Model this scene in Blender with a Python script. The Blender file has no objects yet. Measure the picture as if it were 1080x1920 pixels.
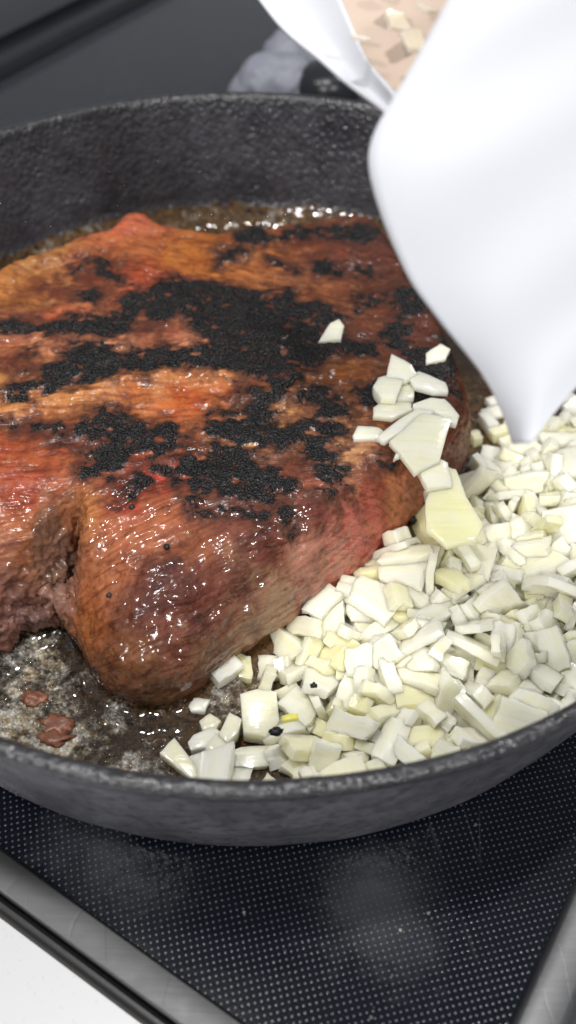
import bpy, bmesh, math, random, json
import numpy as np
from mathutils import Vector, Matrix
S = 0.001                       # everything below is written in millimetres
sc = bpy.context.scene
random.seed(7); rng = np.random.default_rng(7)
# ------------------------------------------------------------------ camera
cd = bpy.data.cameras.new('camera'); cam = bpy.data.objects.new('camera', cd)
sc.collection.objects.link(cam); sc.camera = cam
pitch, roll = math.radians(48.7), math.radians(-2.71)
fwd = Vector((0, math.cos(pitch), -math.sin(pitch)))
dwn = Vector((0, -math.sin(pitch), -math.cos(pitch)))
rgt = Vector((1, 0, 0))
r2 = rgt*math.cos(roll)+dwn*math.sin(roll); d2 = dwn*math.cos(roll)-rgt*math.sin(roll)
mw = Matrix((r2, -d2, -fwd)).transposed().to_4x4(); mw.translation = Vector((0, 0, 238.5*S))
cam.matrix_world = mw
cd.sensor_fit = 'VERTICAL'; cd.sensor_height = 36; cd.sensor_width = 36
cd.lens = 36*1838/1920; cd.clip_start = 0.01; cd.clip_end = 50
cd.dof.use_dof = True; cd.dof.focus_distance = 0.262; cd.dof.aperture_fstop = 9.5
# ------------------------------------------------------------------ light
w = bpy.data.worlds.new('World'); sc.world = w; w.use_nodes = True
bg = w.node_tree.nodes['Background']; bg.inputs[0].default_value = (0.95, 0.97, 1.0, 1); bg.inputs[1].default_value = 0.25
def lamp(name, loc, tgt, size, power, col, spread=180):
    l = bpy.data.lights.new(name, 'AREA'); l.shape = 'DISK' if not isinstance(size, tuple) else 'RECTANGLE'
    if isinstance(size, tuple): l.size, l.size_y = size[0]*S, size[1]*S
    else: l.size = size*S
    l.energy = power; l.color = col; l.spread = math.radians(spread)
    o = bpy.data.objects.new(name, l); sc.collection.objects.link(o)
    o.location = Vector(loc)*S
    o.rotation_euler = (Vector(tgt)-Vector(loc)).to_track_quat('-Z', 'Y').to_euler()
    return o
# five small unseen spots for glints; last two added behind camera as fill
for k, (loc, pw) in enumerate((((-80, 190, 900), 3.0), ((430, 720, 950), 2.0), ((-520, 120, 900), 2.2), ((420, -520, 800), 3.6), ((-380, -700, 720), 4.6))):
    lamp('unseen_spot' if k == 0 else 'unseen_spot.%03d' % k, loc, (0, 200, 20), 80, pw, (1.0, .985, .965))
sc.view_settings.view_transform = 'Standard'; sc.view_settings.look = 'None'
sc.view_settings.exposure = 0.22; sc.view_settings.gamma = 1.0; sc.view_settings.use_curve_mapping = False
sc.cycles.max_bounces = 8; sc.cycles.transparent_max_bounces = 12
# ------------------------------------------------------------------ helpers
def link(o, parent=None):
    sc.collection.objects.link(o)
    if parent is not None: o.parent = parent
    return o
def mesh_obj(name, verts, faces, mat, parent=None, smooth=True, sharp=None):
    me = bpy.data.meshes.new(name)
    v = np.asarray(verts, float)*S
    me.from_pydata(v.tolist(), [], [list(map(int, f)) for f in faces])
    if smooth: me.polygons.foreach_set('use_smooth', [True]*len(me.polygons))
    if sharp: me.set_sharp_from_angle(angle=math.radians(sharp))
    if mat: me.materials.append(mat)
    me.update()
    return link(bpy.data.objects.new(name, me), parent)
def empty(name, loc=(0, 0, 0)):
    o = bpy.data.objects.new(name, None); o.location = Vector(loc)*S; o.empty_display_size = .01
    return link(o)
def tag(o, label, cat=None, group=None, kind=None):
    o['label'] = label
    if cat: o['category'] = cat
    if group: o['group'] = group
    if kind: o['kind'] = kind
    return o
class NT:
    def __init__(s, name):
        s.m = bpy.data.materials.new(name); s.m.use_nodes = True
        s.t = s.m.node_tree; s.p = s.t.nodes['Principled BSDF']; s.o = s.t.nodes['Material Output']
        s.tc = s.n('ShaderNodeTexCoord')
    def n(s, ty, **k):
        x = s.t.nodes.new(ty)
        for a, b in k.items(): setattr(x, a, b)
        return x
    def l(s, a, b): s.t.links.new(a, b)
    def set(s, **k):
        for a, b in k.items():
            a = a.replace('_', ' ')
            if isinstance(b, bpy.types.NodeSocket): s.l(b, s.p.inputs[a])
            else: s.p.inputs[a].default_value = b
    def noise(s, scale, det=4, rough=.55, vec=None, dist=0.0):
        x = s.n('ShaderNodeTexNoise'); x.inputs['Scale'].default_value = scale; x.inputs['Detail'].default_value = det
        x.inputs['Roughness'].default_value = rough; x.inputs['Distortion'].default_value = dist
        s.l(vec or s.tc.outputs['Object'], x.inputs['Vector']); return x.outputs['Fac']
    def voro(s, scale, feat='F1', vec=None, rnd=1.0):
        x = s.n('ShaderNodeTexVoronoi', feature=feat); x.inputs['Scale'].default_value = scale
        x.inputs['Randomness'].default_value = rnd
        s.l(vec or s.tc.outputs['Object'], x.inputs['Vector']); return x
    def math(s, op, a, b=None, c=None, clamp=False):
        x = s.n('ShaderNodeMath', operation=op); x.use_clamp = clamp
        for i, q in enumerate((a, b, c)):
            if q is None: continue
            if isinstance(q, (int, float)): x.inputs[i].default_value = q
            else: s.l(q, x.inputs[i])
        return x.outputs[0]
    def ramp(s, f, stops, interp='LINEAR'):
        x = s.n('ShaderNodeValToRGB'); x.color_ramp.interpolation = interp; e = x.color_ramp.elements
        while len(e) < len(stops): e.new(.5)
        for i, (p, c) in enumerate(stops):
            e[i].position = p; c = (c, c, c) if isinstance(c, (int, float)) else c; e[i].color = (*c, 1)
        s.l(f, x.inputs[0]); return x.outputs[0]
    def mix(s, f, a, b, blend='MIX'):
        x = s.n('ShaderNodeMix', data_type='RGBA', blend_type=blend)
        for i, q in ((0, f), (6, a), (7, b)):
            if isinstance(q, (int, float)): x.inputs[i].default_value = q
            elif isinstance(q, tuple): x.inputs[i].default_value = (*q, 1)
            else: s.l(q, x.inputs[i])
        return x.outputs[2]
    def attr(s, name, out='Fac'):
        x = s.n('ShaderNodeAttribute', attribute_name=name); return x.outputs[out]
    def bump(s, h, dist, strength=1.0, prev=None):
        x = s.n('ShaderNodeBump'); x.inputs['Distance'].default_value = dist; x.inputs['Strength'].default_value = strength
        s.l(h, x.inputs['Height'])
        if prev is not None: s.l(prev, x.inputs['Normal'])
        return x.outputs[0]
    def scaled(s, sx, sy, sz, rz=0.0):
        x = s.n('ShaderNodeMapping'); x.inputs['Scale'].default_value = (sx, sy, sz); x.inputs['Rotation'].default_value = (0, 0, rz)
        s.l(s.tc.outputs['Object'], x.inputs['Vector']); return x.outputs[0]
def lin(c): 
    c = np.asarray(c, float)/255.; return np.where(c <= .04045, c/12.92, ((c+.055)/1.055)**2.4)
# gradient noise for mesh relief
_perm = rng.permutation(4096)
_grad = rng.normal(size=(4096, 3)); _grad /= np.linalg.norm(_grad, axis=1)[:, None]
def pnoise(P):
    P = np.asarray(P, float); I = np.floor(P).astype(np.int64); F = P-I; U = F*F*F*(F*(F*6-15)+10); out = 0
    for dx in (0, 1):
        for dy in (0, 1):
            for dz in (0, 1):
                h = _perm[(_perm[(_perm[(I[:, 0]+dx) & 4095]+I[:, 1]+dy) & 4095]+I[:, 2]+dz) & 4095]
                g = _grad[h]; d = (g*(F-np.array((dx, dy, dz)))).sum(1)
                wt = (U[:, 0] if dx else 1-U[:, 0])*(U[:, 1] if dy else 1-U[:, 1])*(U[:, 2] if dz else 1-U[:, 2])
                out = out+wt*d
    return out*1.6
def fbm(P, oct=4, gain=.5):
    a, s, o = 1., 1., 0
    for k in range(oct): o = o+a*pnoise(P*s+17.3*k); a *= gain; s *= 2.03
    return o
# ------------------------------------------------------------------ materials of the setting
def mat_glass():
    m = NT('black_glass_dotted')
    mp = m.scaled(1/.0015, 1/.0015, 1, 0); mp.node.inputs['Rotation'].default_value = (0, 0, -math.radians(15.2))
    mp.node.vector_type = 'TEXTURE' if False else 'POINT'
    # POINT: scale then rotate; both axes share one scale so the grid is a rotated square lattice
    sx = m.n('ShaderNodeSeparateXYZ'); m.l(mp, sx.inputs[0])
    fx = m.math('SUBTRACT', m.math('FRACT', sx.outputs[0]), .5); fy = m.math('SUBTRACT', m.math('FRACT', sx.outputs[1]), .5)
    r = m.math('SQRT', m.math('ADD', m.math('MULTIPLY', fx, fx), m.math('MULTIPLY', fy, fy)))
    r = m.math('ADD', r, m.math('MULTIPLY', m.math('SUBTRACT', m.noise(900, 2), .5), .12))
    dot = m.ramp(r, [(.13, 1.0), (.21, 0.0)])
    sm = m.noise(38, 5, .65); sm2 = m.noise(420, 3, .6)
    smear_glow = m.ramp(m.math('MULTIPLY', m.ramp(sm, [(.52, 0.), (.72, 1.)]), sm2), [(.1, 0.), (.6, 1.)])
    def stain_glow(x, y, r_):
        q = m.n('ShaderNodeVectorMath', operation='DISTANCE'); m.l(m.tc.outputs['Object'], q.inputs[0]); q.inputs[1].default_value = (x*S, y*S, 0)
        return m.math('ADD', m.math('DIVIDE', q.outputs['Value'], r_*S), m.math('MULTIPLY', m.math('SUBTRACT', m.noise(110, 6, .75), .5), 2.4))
    st = m.math('MINIMUM', m.math('MINIMUM', stain_glow(-47, 97, 15), stain_glow(26, 86, 17)), stain_glow(31, 76, 13))  # first spot is a dry smear; the other two paint a reflected glow
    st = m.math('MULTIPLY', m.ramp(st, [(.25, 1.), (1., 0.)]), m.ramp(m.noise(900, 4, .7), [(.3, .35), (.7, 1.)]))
    smear_glow = m.math('ADD', m.math('MULTIPLY', smear_glow, .15), m.math('MULTIPLY', st, .6), None, True)
    base = m.mix(m.math('MULTIPLY', smear_glow, .22), (.0025, .0035, .008), (.16, .17, .19))
    wear = m.ramp(m.noise(240, 2), [(.25, .45), (.55, 1.)])
    base = m.mix(m.math('MULTIPLY', dot, wear), base, (.075, .078, .085))
    # fine scratches
    sc1 = m.voro(60, 'DISTANCE_TO_EDGE', m.scaled(1, .12, 1, .9)).outputs['Distance']
    scr = m.math('MULTIPLY', m.ramp(sc1, [(.0, 1.), (.006, 0.)]), m.ramp(m.noise(30, 2), [(.55, 0.), (.7, .8)]))
    base = m.mix(m.math('MULTIPLY', scr, .12), base, (.35, .36, .38))
    # loose specks of dried food and salt
    vs = m.voro(210); sp = m.math('MULTIPLY', m.ramp(vs.outputs['Distance'], [(.05, 1.), (.11, 0.)]), m.ramp(m.noise(45, 3), [(.5, 0.), (.62, 1.)]))
    base = m.mix(m.math('MULTIPLY', sp, .7), base, (.4, .38, .34))
    m.set(Base_Color=base, Roughness=m.ramp(m.math('ADD', m.math('MULTIPLY', smear_glow, .5), m.math('MULTIPLY', dot, .4)), [(0., .09), (1., .5)]), IOR=1.5, Specular_IOR_Level=.36, Sheen_Weight=.65, Sheen_Roughness=.35, Sheen_Tint=(.85, .92, 1, 1))
    b = m.bump(m.noise(700, 2, .5), .00006, .3); m.set(Normal=m.bump(dot, .00005, .5, b))
    return m.m
def mat_steel(name, base=.46, rough=.3, ang=0.0):
    m = NT(name)
    st = m.noise(60, 4, .6, m.scaled(1, 30, 30, ang)); nb = m.noise(90, 4, .6)
    m.set(Base_Color=m.mix(st, (base*.75,)*3, (base*1.1, base*1.12, base*1.16)), Metallic=1.0,
          Roughness=m.math('ADD', rough-.08, m.math('MULTIPLY', nb, .2)))
    v = m.voro(70, 'DISTANCE_TO_EDGE', m.scaled(1, .2, 1, 1.1)).outputs['Distance']
    m.set(Normal=m.bump(m.ramp(v, [(0, 0.), (.01, 1.)]), .00006, .3, m.bump(st, .00005, .25)))
    return m.m
def mat_plain(name, col, rough=.5, nscale=300, namp=.12, bump=.0, metallic=0.0):
    m = NT(name); f = m.noise(nscale, 4)
    m.set(Base_Color=m.mix(f, tuple(c*(1-namp) for c in col), tuple(min(1, c*(1+namp)) for c in col)), Roughness=rough, Metallic=metallic)
    if bump: m.set(Normal=m.bump(f, bump, .6))
    return m.m
def mat_counter():
    m = NT('white_laminate'); v = m.voro(500).outputs['Distance']
    c = m.mix(m.ramp(v, [(.0, 1.), (.18, 0.)]), (.53, .53, .54), (.43, .42, .41))
    dirt = m.ramp(m.noise(25, 4), [(.6, 0.), (.8, .25)])
    m.set(Base_Color=m.mix(dirt, c, (.6, .56, .5)), Roughness=.38, Normal=m.bump(m.noise(900, 3), .00005, .4)); return m.m
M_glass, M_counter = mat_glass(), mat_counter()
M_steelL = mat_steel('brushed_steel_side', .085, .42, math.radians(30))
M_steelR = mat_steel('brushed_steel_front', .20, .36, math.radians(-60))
M_black = mat_plain('black_enamel', (.012, .013, .016), .3, 120, .2)
M_slot = mat_plain('black_slot', (.004, .004, .005), .6, 120, .2)
# ------------------------------------------------------------------ counter and cooktop
nL = np.array((.507, .862)); nL /= np.linalg.norm(nL)      # into the glass from the side trim
mF = np.array((-nL[1], nL[0]))                              # into the glass from the front trim
def q2(a, b): p = a*nL+b*mF; return (p[0], p[1])            # a: distance along nL, b: along mF
def extrude_profile(name, prof, p0, p1, across, mat, parent):
    """prof: (offset along across, z); swept from p0 to p1"""
    V = []; n = len(prof); F = []
    for P in (p0, p1):
        for o, z in prof: V.append((P[0]+across[0]*o, P[1]+across[1]*o, z))
    for i in range(n-1): F.append((i, i+1, n+i+1, n+i))
    return mesh_obj(name, V, F, mat, parent, True, 40)
A0, A1, B0, B1 = 47.8, 900.0, -16.7, 388.0
cook = empty('cooktop', (*q2(300, 150), 0)); tag(cook, 'black glass cooktop printed with a grid of pale dots, steel edged', 'cooktop')
def under(o, root):
    o.parent = root; o.matrix_parent_inverse = Matrix.Translation(-root.location); return o
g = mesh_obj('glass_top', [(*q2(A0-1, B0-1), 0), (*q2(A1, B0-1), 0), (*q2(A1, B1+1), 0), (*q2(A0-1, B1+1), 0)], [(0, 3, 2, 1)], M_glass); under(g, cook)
# side trim: raised steel bar with rounded shoulders
def bar_prof(wd, h, r=2.2, lip=1.0):
    pr = [(.3, -3), (.0, .2)]
    for k in range(7):
        a = math.pi*(1-k/12); pr.append((r+r*math.cos(a)*1.0, h-r+r*math.sin(a)))
    pr.append((wd*.5, h+.12))
    for k in range(7):
        a = math.pi/2*(1-k/6); pr.append((wd-r+r*math.cos(a), h-r+r*math.sin(a)))
    pr += [(wd, -4)]
    return pr
s0 = q2(A0, B0-14); s1 = q2(A0, B1+60)
t = extrude_profile('side_trim', bar_prof(8.6, 1.7, 1.0), s0, s1, -nL, M_steelL, None); under(t, cook)
M_dkgap = mat_plain('dark_sealant', (.02, .018, .016), .6, 400, .3)
lipw = extrude_profile('trim_bead', [(0, -3), (.1, 1.0), (.5, 1.7), (1.2, 2.0), (1.9, 1.6), (2.2, .6), (2.3, -4)], q2(A0-8.8, B0-14), q2(A0-8.8, B1+60), -nL, M_steelL, None); under(lipw, cook)
gp = extrude_profile('seal_strip', [(0, -1.2), (.5, -.9), (1.2, -1.0)], q2(A0-11.1, B0-14), q2(A0-11.1, B1+60), -nL, M_dkgap, None); under(gp, cook)
f0 = q2(A0, B0); f1 = q2(A1, B0)
prF = [(.2, -3), (0, .3), (.6, 1.6), (1.8, 2.2), (4.5, 2.6), (9, 2.7), (10.4, 2.5), (11.6, 1.4), (13.5, -2.5), (15, -12), (15.5, -30)]
t = extrude_profile('front_trim', prF, f0, f1, -mF, M_steelR, None); under(t, cook)
# black rear rail with a recessed slot
prB = [(0, 0), (.4, 4), (2, 6.5), (5, 7.2), (8, 7.2), (8.6, 3.0), (24, 3.0), (24.6, 7.2), (60, 7.4), (66, 6), (67, 0)]
t = extrude_profile('rear_rail', prB, q2(A0, B1), q2(A1, B1), mF, M_black, None); under(t, cook)
M_counter_b = M_counter
def counter():
    out = [(-1200, -300), (1200, -300), (1200, 1500), (-1200, 1500)]
    # a sheet just below the cooktop's plane; the cooktop is let into it
    V = [(*q2(A0-12.2, -200), -1.0), (*q2(A0-12.2, B1+300), -1.0), (*q2(A0-700, B1+300), -1.0), (*q2(A0-700, -200), -1.0),
         (*q2(A0-12.2, B1+68), -1.0), (*q2(A1, B1+68), -1.0), (*q2(A1, B1+300), -1.0)]
    return mesh_obj('countertop', V, [(3, 2, 1, 4, 0), (4, 1, 6, 5)], M_counter, None, False)
ct = counter(); tag(ct, 'white laminate countertop beside the cooktop', None, None, 'structure')
# ------------------------------------------------------------------ skillet
PCX, PCY, RI, RH = -12.4, 231.4, 143.5, 57.75
def mat_iron(name, bs, rg, al):
    m = NT(name)
    n1 = m.voro(620, 'SMOOTH_F1').outputs['Distance']; n2 = m.noise(1500, 2, .5); n3 = m.noise(45, 4, .6); n4 = m.noise(330, 3, .6)
    base = m.mix(m.ramp(n3, [(.3, 0.), (.75, 1.)]), (.020*al, .020*al, .0245*al), (.048*al, .048*al, .054*al))
    base = m.mix(m.ramp(m.noise(160, 4, .7), [(.58, 0.), (.78, .5)]), base, (.07, .052, .04))
    base = m.mix(m.ramp(n4, [(.3, .6), (.55, 0.)]), base, (.016, .016, .018))
    m.set(Base_Color=base, Roughness=m.ramp(m.noise(200, 3), [(.3, rg[0]), (.7, rg[1])]), IOR=1.6)
    b = m.bump(n2, .00018*bs, .7, m.bump(m.math('ADD', n1, m.math('MULTIPLY', n4, .7)), .0007*bs, .8)); m.set(Normal=b); return m.m
M_iron = mat_iron('seasoned_cast_iron', 1.0, (.13, .32), 1.6); M_iron_rim = mat_iron('oiled_iron_rim', .8, (.22, .4), .7); M_iron_out = mat_iron('cast_iron_outside', .30, (.26, .36), 3.2)
def lathe(name, prof, mat, seg, parent=None, jit=None, sharp=None):
    n = len(prof); V = np.zeros((seg*n, 3)); F = []
    for i in range(seg):
        a = 2*math.pi*i/seg
        for k, (r, z) in enumerate(prof): V[i*n+k] = (PCX+r*math.cos(a), PCY+r*math.sin(a), z)
    for i in range(seg):
        j = (i+1) % seg
        for k in range(n-1): F.append((i*n+k, j*n+k, j*n+k+1, i*n+k+1))
    if jit is not None: V = jit(V)
    return mesh_obj(name, V, F, mat, parent, True, sharp)
FLOOR = 6.0
prof = [(2, .8), (120, .8), (128, .5), (131.5, .4), (133.2, 1.0), (134.4, 2.6), (135.3, 5)]
for z in np.linspace(8, 50, 12): prof.append((135.3+(z-5)/45*9.6+.6*math.sin((z-5)/45*math.pi), z))
prof += [(145.6, 52), (146.5, 54), (147.1, 56), (147.0, 57), (146.5, 57.6), (145.6, 57.85), (144.4, 57.8), (143.6, 57.4), (143.1, 56.6)]
for z in np.linspace(54, 22, 12): prof.append((142.9-(57-z)*.19, z))
for k in range(1, 11):
    a = k/10*math.pi/2*.93; prof.append((136.2-15.5+15.5*math.cos(a)*1.0, 21.0-15.0*math.sin(a)))
prof += [(112, FLOOR), (70, FLOOR), (2, FLOOR)]
def jit_iron(V):
    P = V/26.; n = fbm(P, 3)
    out = V.copy(); d = V[:, :2]-np.array((PCX, PCY)); r = np.linalg.norm(d, axis=1)[:, None]+1e-6
    k = (r > 100)*1.0
    out[:, :2] += d/r*(n[:, None]*.35)*k; return out
pan = empty('skillet', (PCX, PCY, 0)); tag(pan, 'black cast iron skillet holding the meat and the onions', 'skillet')
body = lathe('pan_body', prof, M_iron, 360, None, jit_iron); under(body, pan)
body.data.materials.append(M_iron_out); body.data.materials.append(M_iron_rim); _np = len(prof)-1
body.data.polygons.foreach_set('material_index', [1 if (i % _np) < 20 else 2 if (i % _np) < 28 else 0 for i in range(360*_np)])
def pan_handle():
    V = []; F = []; a = math.radians(186); u = np.array((math.cos(a), math.sin(a))); v = np.array((-u[1], u[0]))
    secs = [(140, 46, 8, 42), (152, 26, 7, 46), (170, 20, 7, 48), (210, 20, 6.5, 51), (250, 24, 6.5, 54), (275, 27, 6, 55), (288, 20, 5, 55), (294, 6, 3, 55)]
    n = 12
    for (r, wd, th, zc) in secs:
        for k in range(n):
            b = 2*math.pi*k/n; p = np.array((PCX, PCY))+u*r+v*math.cos(b)*wd/2
            V.append((p[0], p[1], zc+math.sin(b)*th/2-4))
    for s in range(len(secs)-1):
        for k in range(n): F.append((s*n+k, s*n+(k+1) % n, (s+1)*n+(k+1) % n, (s+1)*n+k))
    F.append(tuple(range((len(secs)-1)*n, len(secs)*n)))
    return mesh_obj('handle', V, F, M_iron)
under(pan_handle(), pan)
MEAT_PTS = [[-103.8,284.8],[-92.5,292.8],[-81.0,302.3],[-71.3,307.2],[-69.7,310.8],[-64.6,315.8],[-54.9,316.9],[-48.1,312.6],[-31.9,310.5],[-12.7,315.6],[6.8,320.8],[18.7,325.4],[30.6,321.0],[39.5,299.6],[46.7,278.2],[52.5,258.4],[55.5,242.5],[57.6,229.2],[54.9,216.3],[43.3,199.7],[27.0,179.9],[14.4,165.5],[2.4,155.6],[-11.1,144.4],[-21.7,133.3],[-31.1,128.5],[-41.8,129.5],[-51.0,136.3],[-58.1,146.9],[-61.2,152.9],[-69.4,150.7],[-76.8,144.2],[-94.0,160.0],[-112.0,178.0],[-126.0,205.0],[-127.0,235.0],[-117.0,262.0]]
MEAT_WPTS = [9,9,9,9,9,9,9,9,9,9,9,9,9,10,10,10,10,9,12,12,20,20,20,26,26,26,26,26,26,10,16,16,12,12,12,12,12]
CREVICE = [[-80.8,146.3],[-75.8,154.4],[-67.9,163.0],[-62.8,169.8],[-57.3,175.9],[-54.0,169.4],[-55.3,156.5],[-56.1,144.4],[-57.0,136.2],[-62.6,137.5],[-70.5,137.0],[-78.0,135.0]]
MEAT_LUMPS = [[-78,150,-14,28,18],[-30,140,-4,30,20],[40,200,-3,25,30],[-20,230,2.5,40,18],[-70,215,2.0,30,22],[0,285,-3,40,18],[-85,270,-2,25,15],[-60,312,3,12,8]]
MEAT_FOLDS = [[[[-86.4,201.0],[-76.3,206.1],[-64.3,214.9],[-50.2,218.7],[-36.6,221.9],[-21.9,223.7]],2.0,3.0],[[[-87.7,206.4],[-80.2,209.2],[-70.0,214.9],[-59.8,217.3]],-2.0,2.2],[[[-48.2,296.6],[-47.6,290.1],[-47.5,282.1]],-1.6,1.0],[[[-90.2,278.1],[-79.0,283.8],[-68.4,289.6],[-62.1,279.3]],-2.2,1.6],[[[-92.0,238.5],[-79.5,240.6],[-66.3,239.7],[-52.9,236.6]],1.4,1.6],[[[-92.9,242.2],[-80.1,243.4],[-64.3,242.9]],-1.2,1.4],[[[-60.8,270.2],[-49.1,265.8],[-48.7,277.2]],-1.0,1.5],[[[-38.3,236.5],[-33.3,237.5],[-28.0,236.4]],1.0,1.6],[[[-1.3,224.3],[9.5,229.4],[22.2,230.2]],1.2,2.2],[[[-46.0,172.8],[-40.7,177.6],[-32.7,186.0]],-1.6,1.6],[[[-33.3,152.5],[-19.7,159.4],[-9.9,164.2],[-1.9,165.5]],1.2,3],[[[-29.5,141.3],[-18.9,147.8],[-9.3,154.9],[-2.5,162.0]],-1.4,2.5],[[[-47.6,162.4],[-40.8,166.9],[-29.7,172.5]],-0.8,1.5],[[[-54.0,161.3],[-42.3,161.2],[-31.4,161.1]],-0.7,1.3],[[[-51.9,158.5],[-59.5,155.6],[-57.2,148.8]],1.0,2.5],[[[-64.0,169.9],[-58.7,173.9],[-53.1,163.0]],1.5,3],[[[-76.2,162.2],[-68.3,164.8],[-62.8,170.8]],1.8,2.2]]
CHAR = [[[[-82.4,212.1],[-80.5,216.3],[-74.7,218.2],[-79.0,222.6],[-71.3,226.2],[-71.9,231.2],[-65.6,236.0],[-56.8,234.8],[-49.8,233.0],[-43.4,236.3],[-36.4,235.1],[-31.5,237.0],[-26.7,240.4],[-30.6,244.9],[-33.7,249.6],[-38.6,253.8],[-45.1,248.7],[-49.4,254.8],[-53.2,249.9],[-61.8,254.1],[-76.4,246.9],[-85.3,247.5],[-93.7,245.8],[-93.0,242.6],[-82.4,242.2],[-72.6,240.9],[-66.2,239.0],[-61.4,241.6],[-55.3,241.0],[-51.3,243.5],[-57.5,249.5],[-55.6,254.4],[-57.7,262.3],[-54.6,265.5],[-49.3,267.5],[-47.3,273.2],[-41.3,277.7],[-36.2,273.7],[-29.6,272.9],[-26.2,276.1],[-19.4,272.7],[-13.7,269.7],[0.1,270.4],[1.2,227.9],[-9.5,224.8],[-17.9,226.4],[-30.5,226.3],[-41.7,223.2],[-52.3,221.9],[-59.8,217.3],[-66.4,217.4],[-71.7,215.4],[-76.8,212.3],[-77.8,209.4]],1.0],[[[-12.7,222.8],[-5.3,223.5],[-0.3,223.1],[-2.6,217.3],[-5.5,210.3],[-9.3,205.7],[-12.8,197.8],[-19.7,196.2],[-25.0,202.3],[-24.6,206.7],[-19.4,212.5],[-14.4,209.7],[-11.6,217.4]],1.0],[[[-67.2,195.5],[-61.5,198.5],[-57.1,205.3],[-53.2,208.3],[-47.2,205.7],[-44.8,202.7],[-39.2,201.6],[-34.2,203.7],[-30.3,198.6],[-35.2,194.5],[-37.9,191.1],[-43.8,189.6],[-45.4,184.3],[-56.9,185.1],[-55.3,189.2],[-52.0,192.6],[-48.8,197.0],[-50.7,194.7],[-58.4,194.2]],1.0],[[[-77.8,220.8],[-75.4,225.4],[-70.4,223.5],[-69.0,218.5],[-75.9,215.8]],0.9],[[[-72.0,265.3],[-66.8,267.1],[-64.5,262.1],[-67.1,258.8],[-70.2,260.4]],0.75],[[[-78.4,275.3],[-71.8,286.5],[-64.5,285.4],[-63.1,279.5],[-66.4,276.2],[-71.2,282.6],[-75.5,274.7]],0.75],[[[-66.4,276.2],[-62.9,277.9],[-58.9,270.2],[-61.9,271.7]],0.8],[[[-12.1,292.2],[-4.2,288.5],[-0.2,285.8],[-5.0,285.4]],0.8],[[[-29.7,295.8],[-20.0,295.5],[-18.9,292.9],[-27.0,285.4],[-29.2,289.8]],0.65],[[[-72.8,200.3],[-65.7,200.2],[-63.7,197.8],[-70.6,196.8],[-79.1,200.0],[-78.5,201.2]],0.65],[[[-83.4,233.0],[-81.0,233.9],[-79.6,229.5],[-81.6,228.9]],0.6],[[[-21.4,272.6],[-10.2,270.6],[0.1,266.1],[9.3,265.1],[15.6,258.9],[9.3,250.8],[6.8,244.3],[15.5,245.5],[16.3,239.8],[9.4,234.6],[2.7,229.7],[-4.6,223.7],[-12.9,224.1],[-18.0,225.9]],1.0],[[[9.4,243.1],[18.2,248.6],[26.0,243.9],[30.4,246.4],[29.4,241.6],[18.9,237.4],[14.6,238.1]],0.9],[[[26.2,253.8],[31.7,255.6],[36.9,253.9],[39.2,245.2],[32.9,241.2],[26.8,243.9]],0.75],[[[32.0,240.4],[40.0,245.3],[43.1,237.8],[59.4,283.9],[49.4,228.5],[40.8,225.5],[36.1,234.6]],0.9],[[[16.7,222.2],[23.9,225.7],[42.6,228.0],[40.6,222.7],[25.4,218.1],[17.9,218.5]],1.0],[[[-1.8,216.3],[2.1,221.3],[9.6,222.3],[12.5,219.3],[7.2,216.3],[2.3,216.6]],0.95],[[[4.9,211.7],[8.9,215.6],[15.5,218.1],[17.5,213.5],[15.5,205.4],[10.7,200.3],[6.7,203.1]],1.0],[[[-12.9,223.0],[-5.5,224.9],[1.6,223.4],[-2.7,218.5],[-5.6,210.5],[-9.4,204.7],[-12.7,207.8]],1.0],[[[-21.3,203.9],[-16.7,206.4],[-8.6,204.9],[-0.6,204.5],[6.6,205.2],[10.3,198.0],[12.3,192.8],[15.5,187.1],[14.8,183.3],[7.8,181.1],[6.1,189.8],[2.0,199.3],[-1.9,196.6],[-9.7,196.0],[-11.1,193.7],[-7.8,189.7],[1.6,185.2],[2.5,181.1],[-7.1,176.3],[-14.6,177.8],[-19.3,179.6],[-23.9,189.6]],1.0],[[[23.4,193.4],[28.3,196.8],[31.3,195.9],[26.7,192.8]],0.85],[[[2.4,290.7],[9.1,292.5],[15.4,289.7],[14.4,284.4],[6.4,283.0]],0.8],[[[18.7,291.2],[27.3,288.2],[23.4,281.9],[19.6,285.2]],0.7],[[[19.4,271.2],[29.2,274.8],[27.6,267.1],[19.3,263.3]],0.8],[[[30.3,266.5],[50.1,318.5],[44.8,261.6],[33.5,257.4]],0.7],[[[-28.2,362.3],[-11.9,305.5],[0.9,308.1],[15.8,310.7],[27.7,310.4],[29.5,300.3],[18.7,301.5],[5.9,303.7],[-13.5,299.3],[-23.2,298.3]],0.6],[[[46.7,225.9],[52.2,226.7],[53.8,221.6],[49.2,217.8]],0.65],[[[-32.1,188.2],[-30.2,191.6],[-22.8,195.3],[-11.4,187.6],[-6.4,179.6],[-10.2,175.4],[-18.4,179.8],[-23.0,180.6],[-24.6,177.5],[-26.4,176.6],[-29.5,181.2]],1.0],[[[-46.9,176.4],[-45.0,181.2],[-37.3,186.8],[-31.8,191.9],[-34.2,185.9],[-40.9,179.0]],0.95],[[[-3.2,175.9],[1.4,173.1],[1.3,167.1],[-2.4,167.8]],0.85],[[[-55.6,190.7],[-42.6,191.7],[-44.0,185.3],[-50.3,181.9],[-57.1,181.6]],0.85],[[[-35.8,131.0],[-33.3,131.5],[-30.2,131.5],[-31.3,130.5],[-34.8,130.3]],0.75],[[[-26.2,174.4],[-16.5,174.0],[-6.0,172.7],[-3.6,169.0],[-14.6,169.4],[-22.0,170.0]],0.45]]
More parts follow.
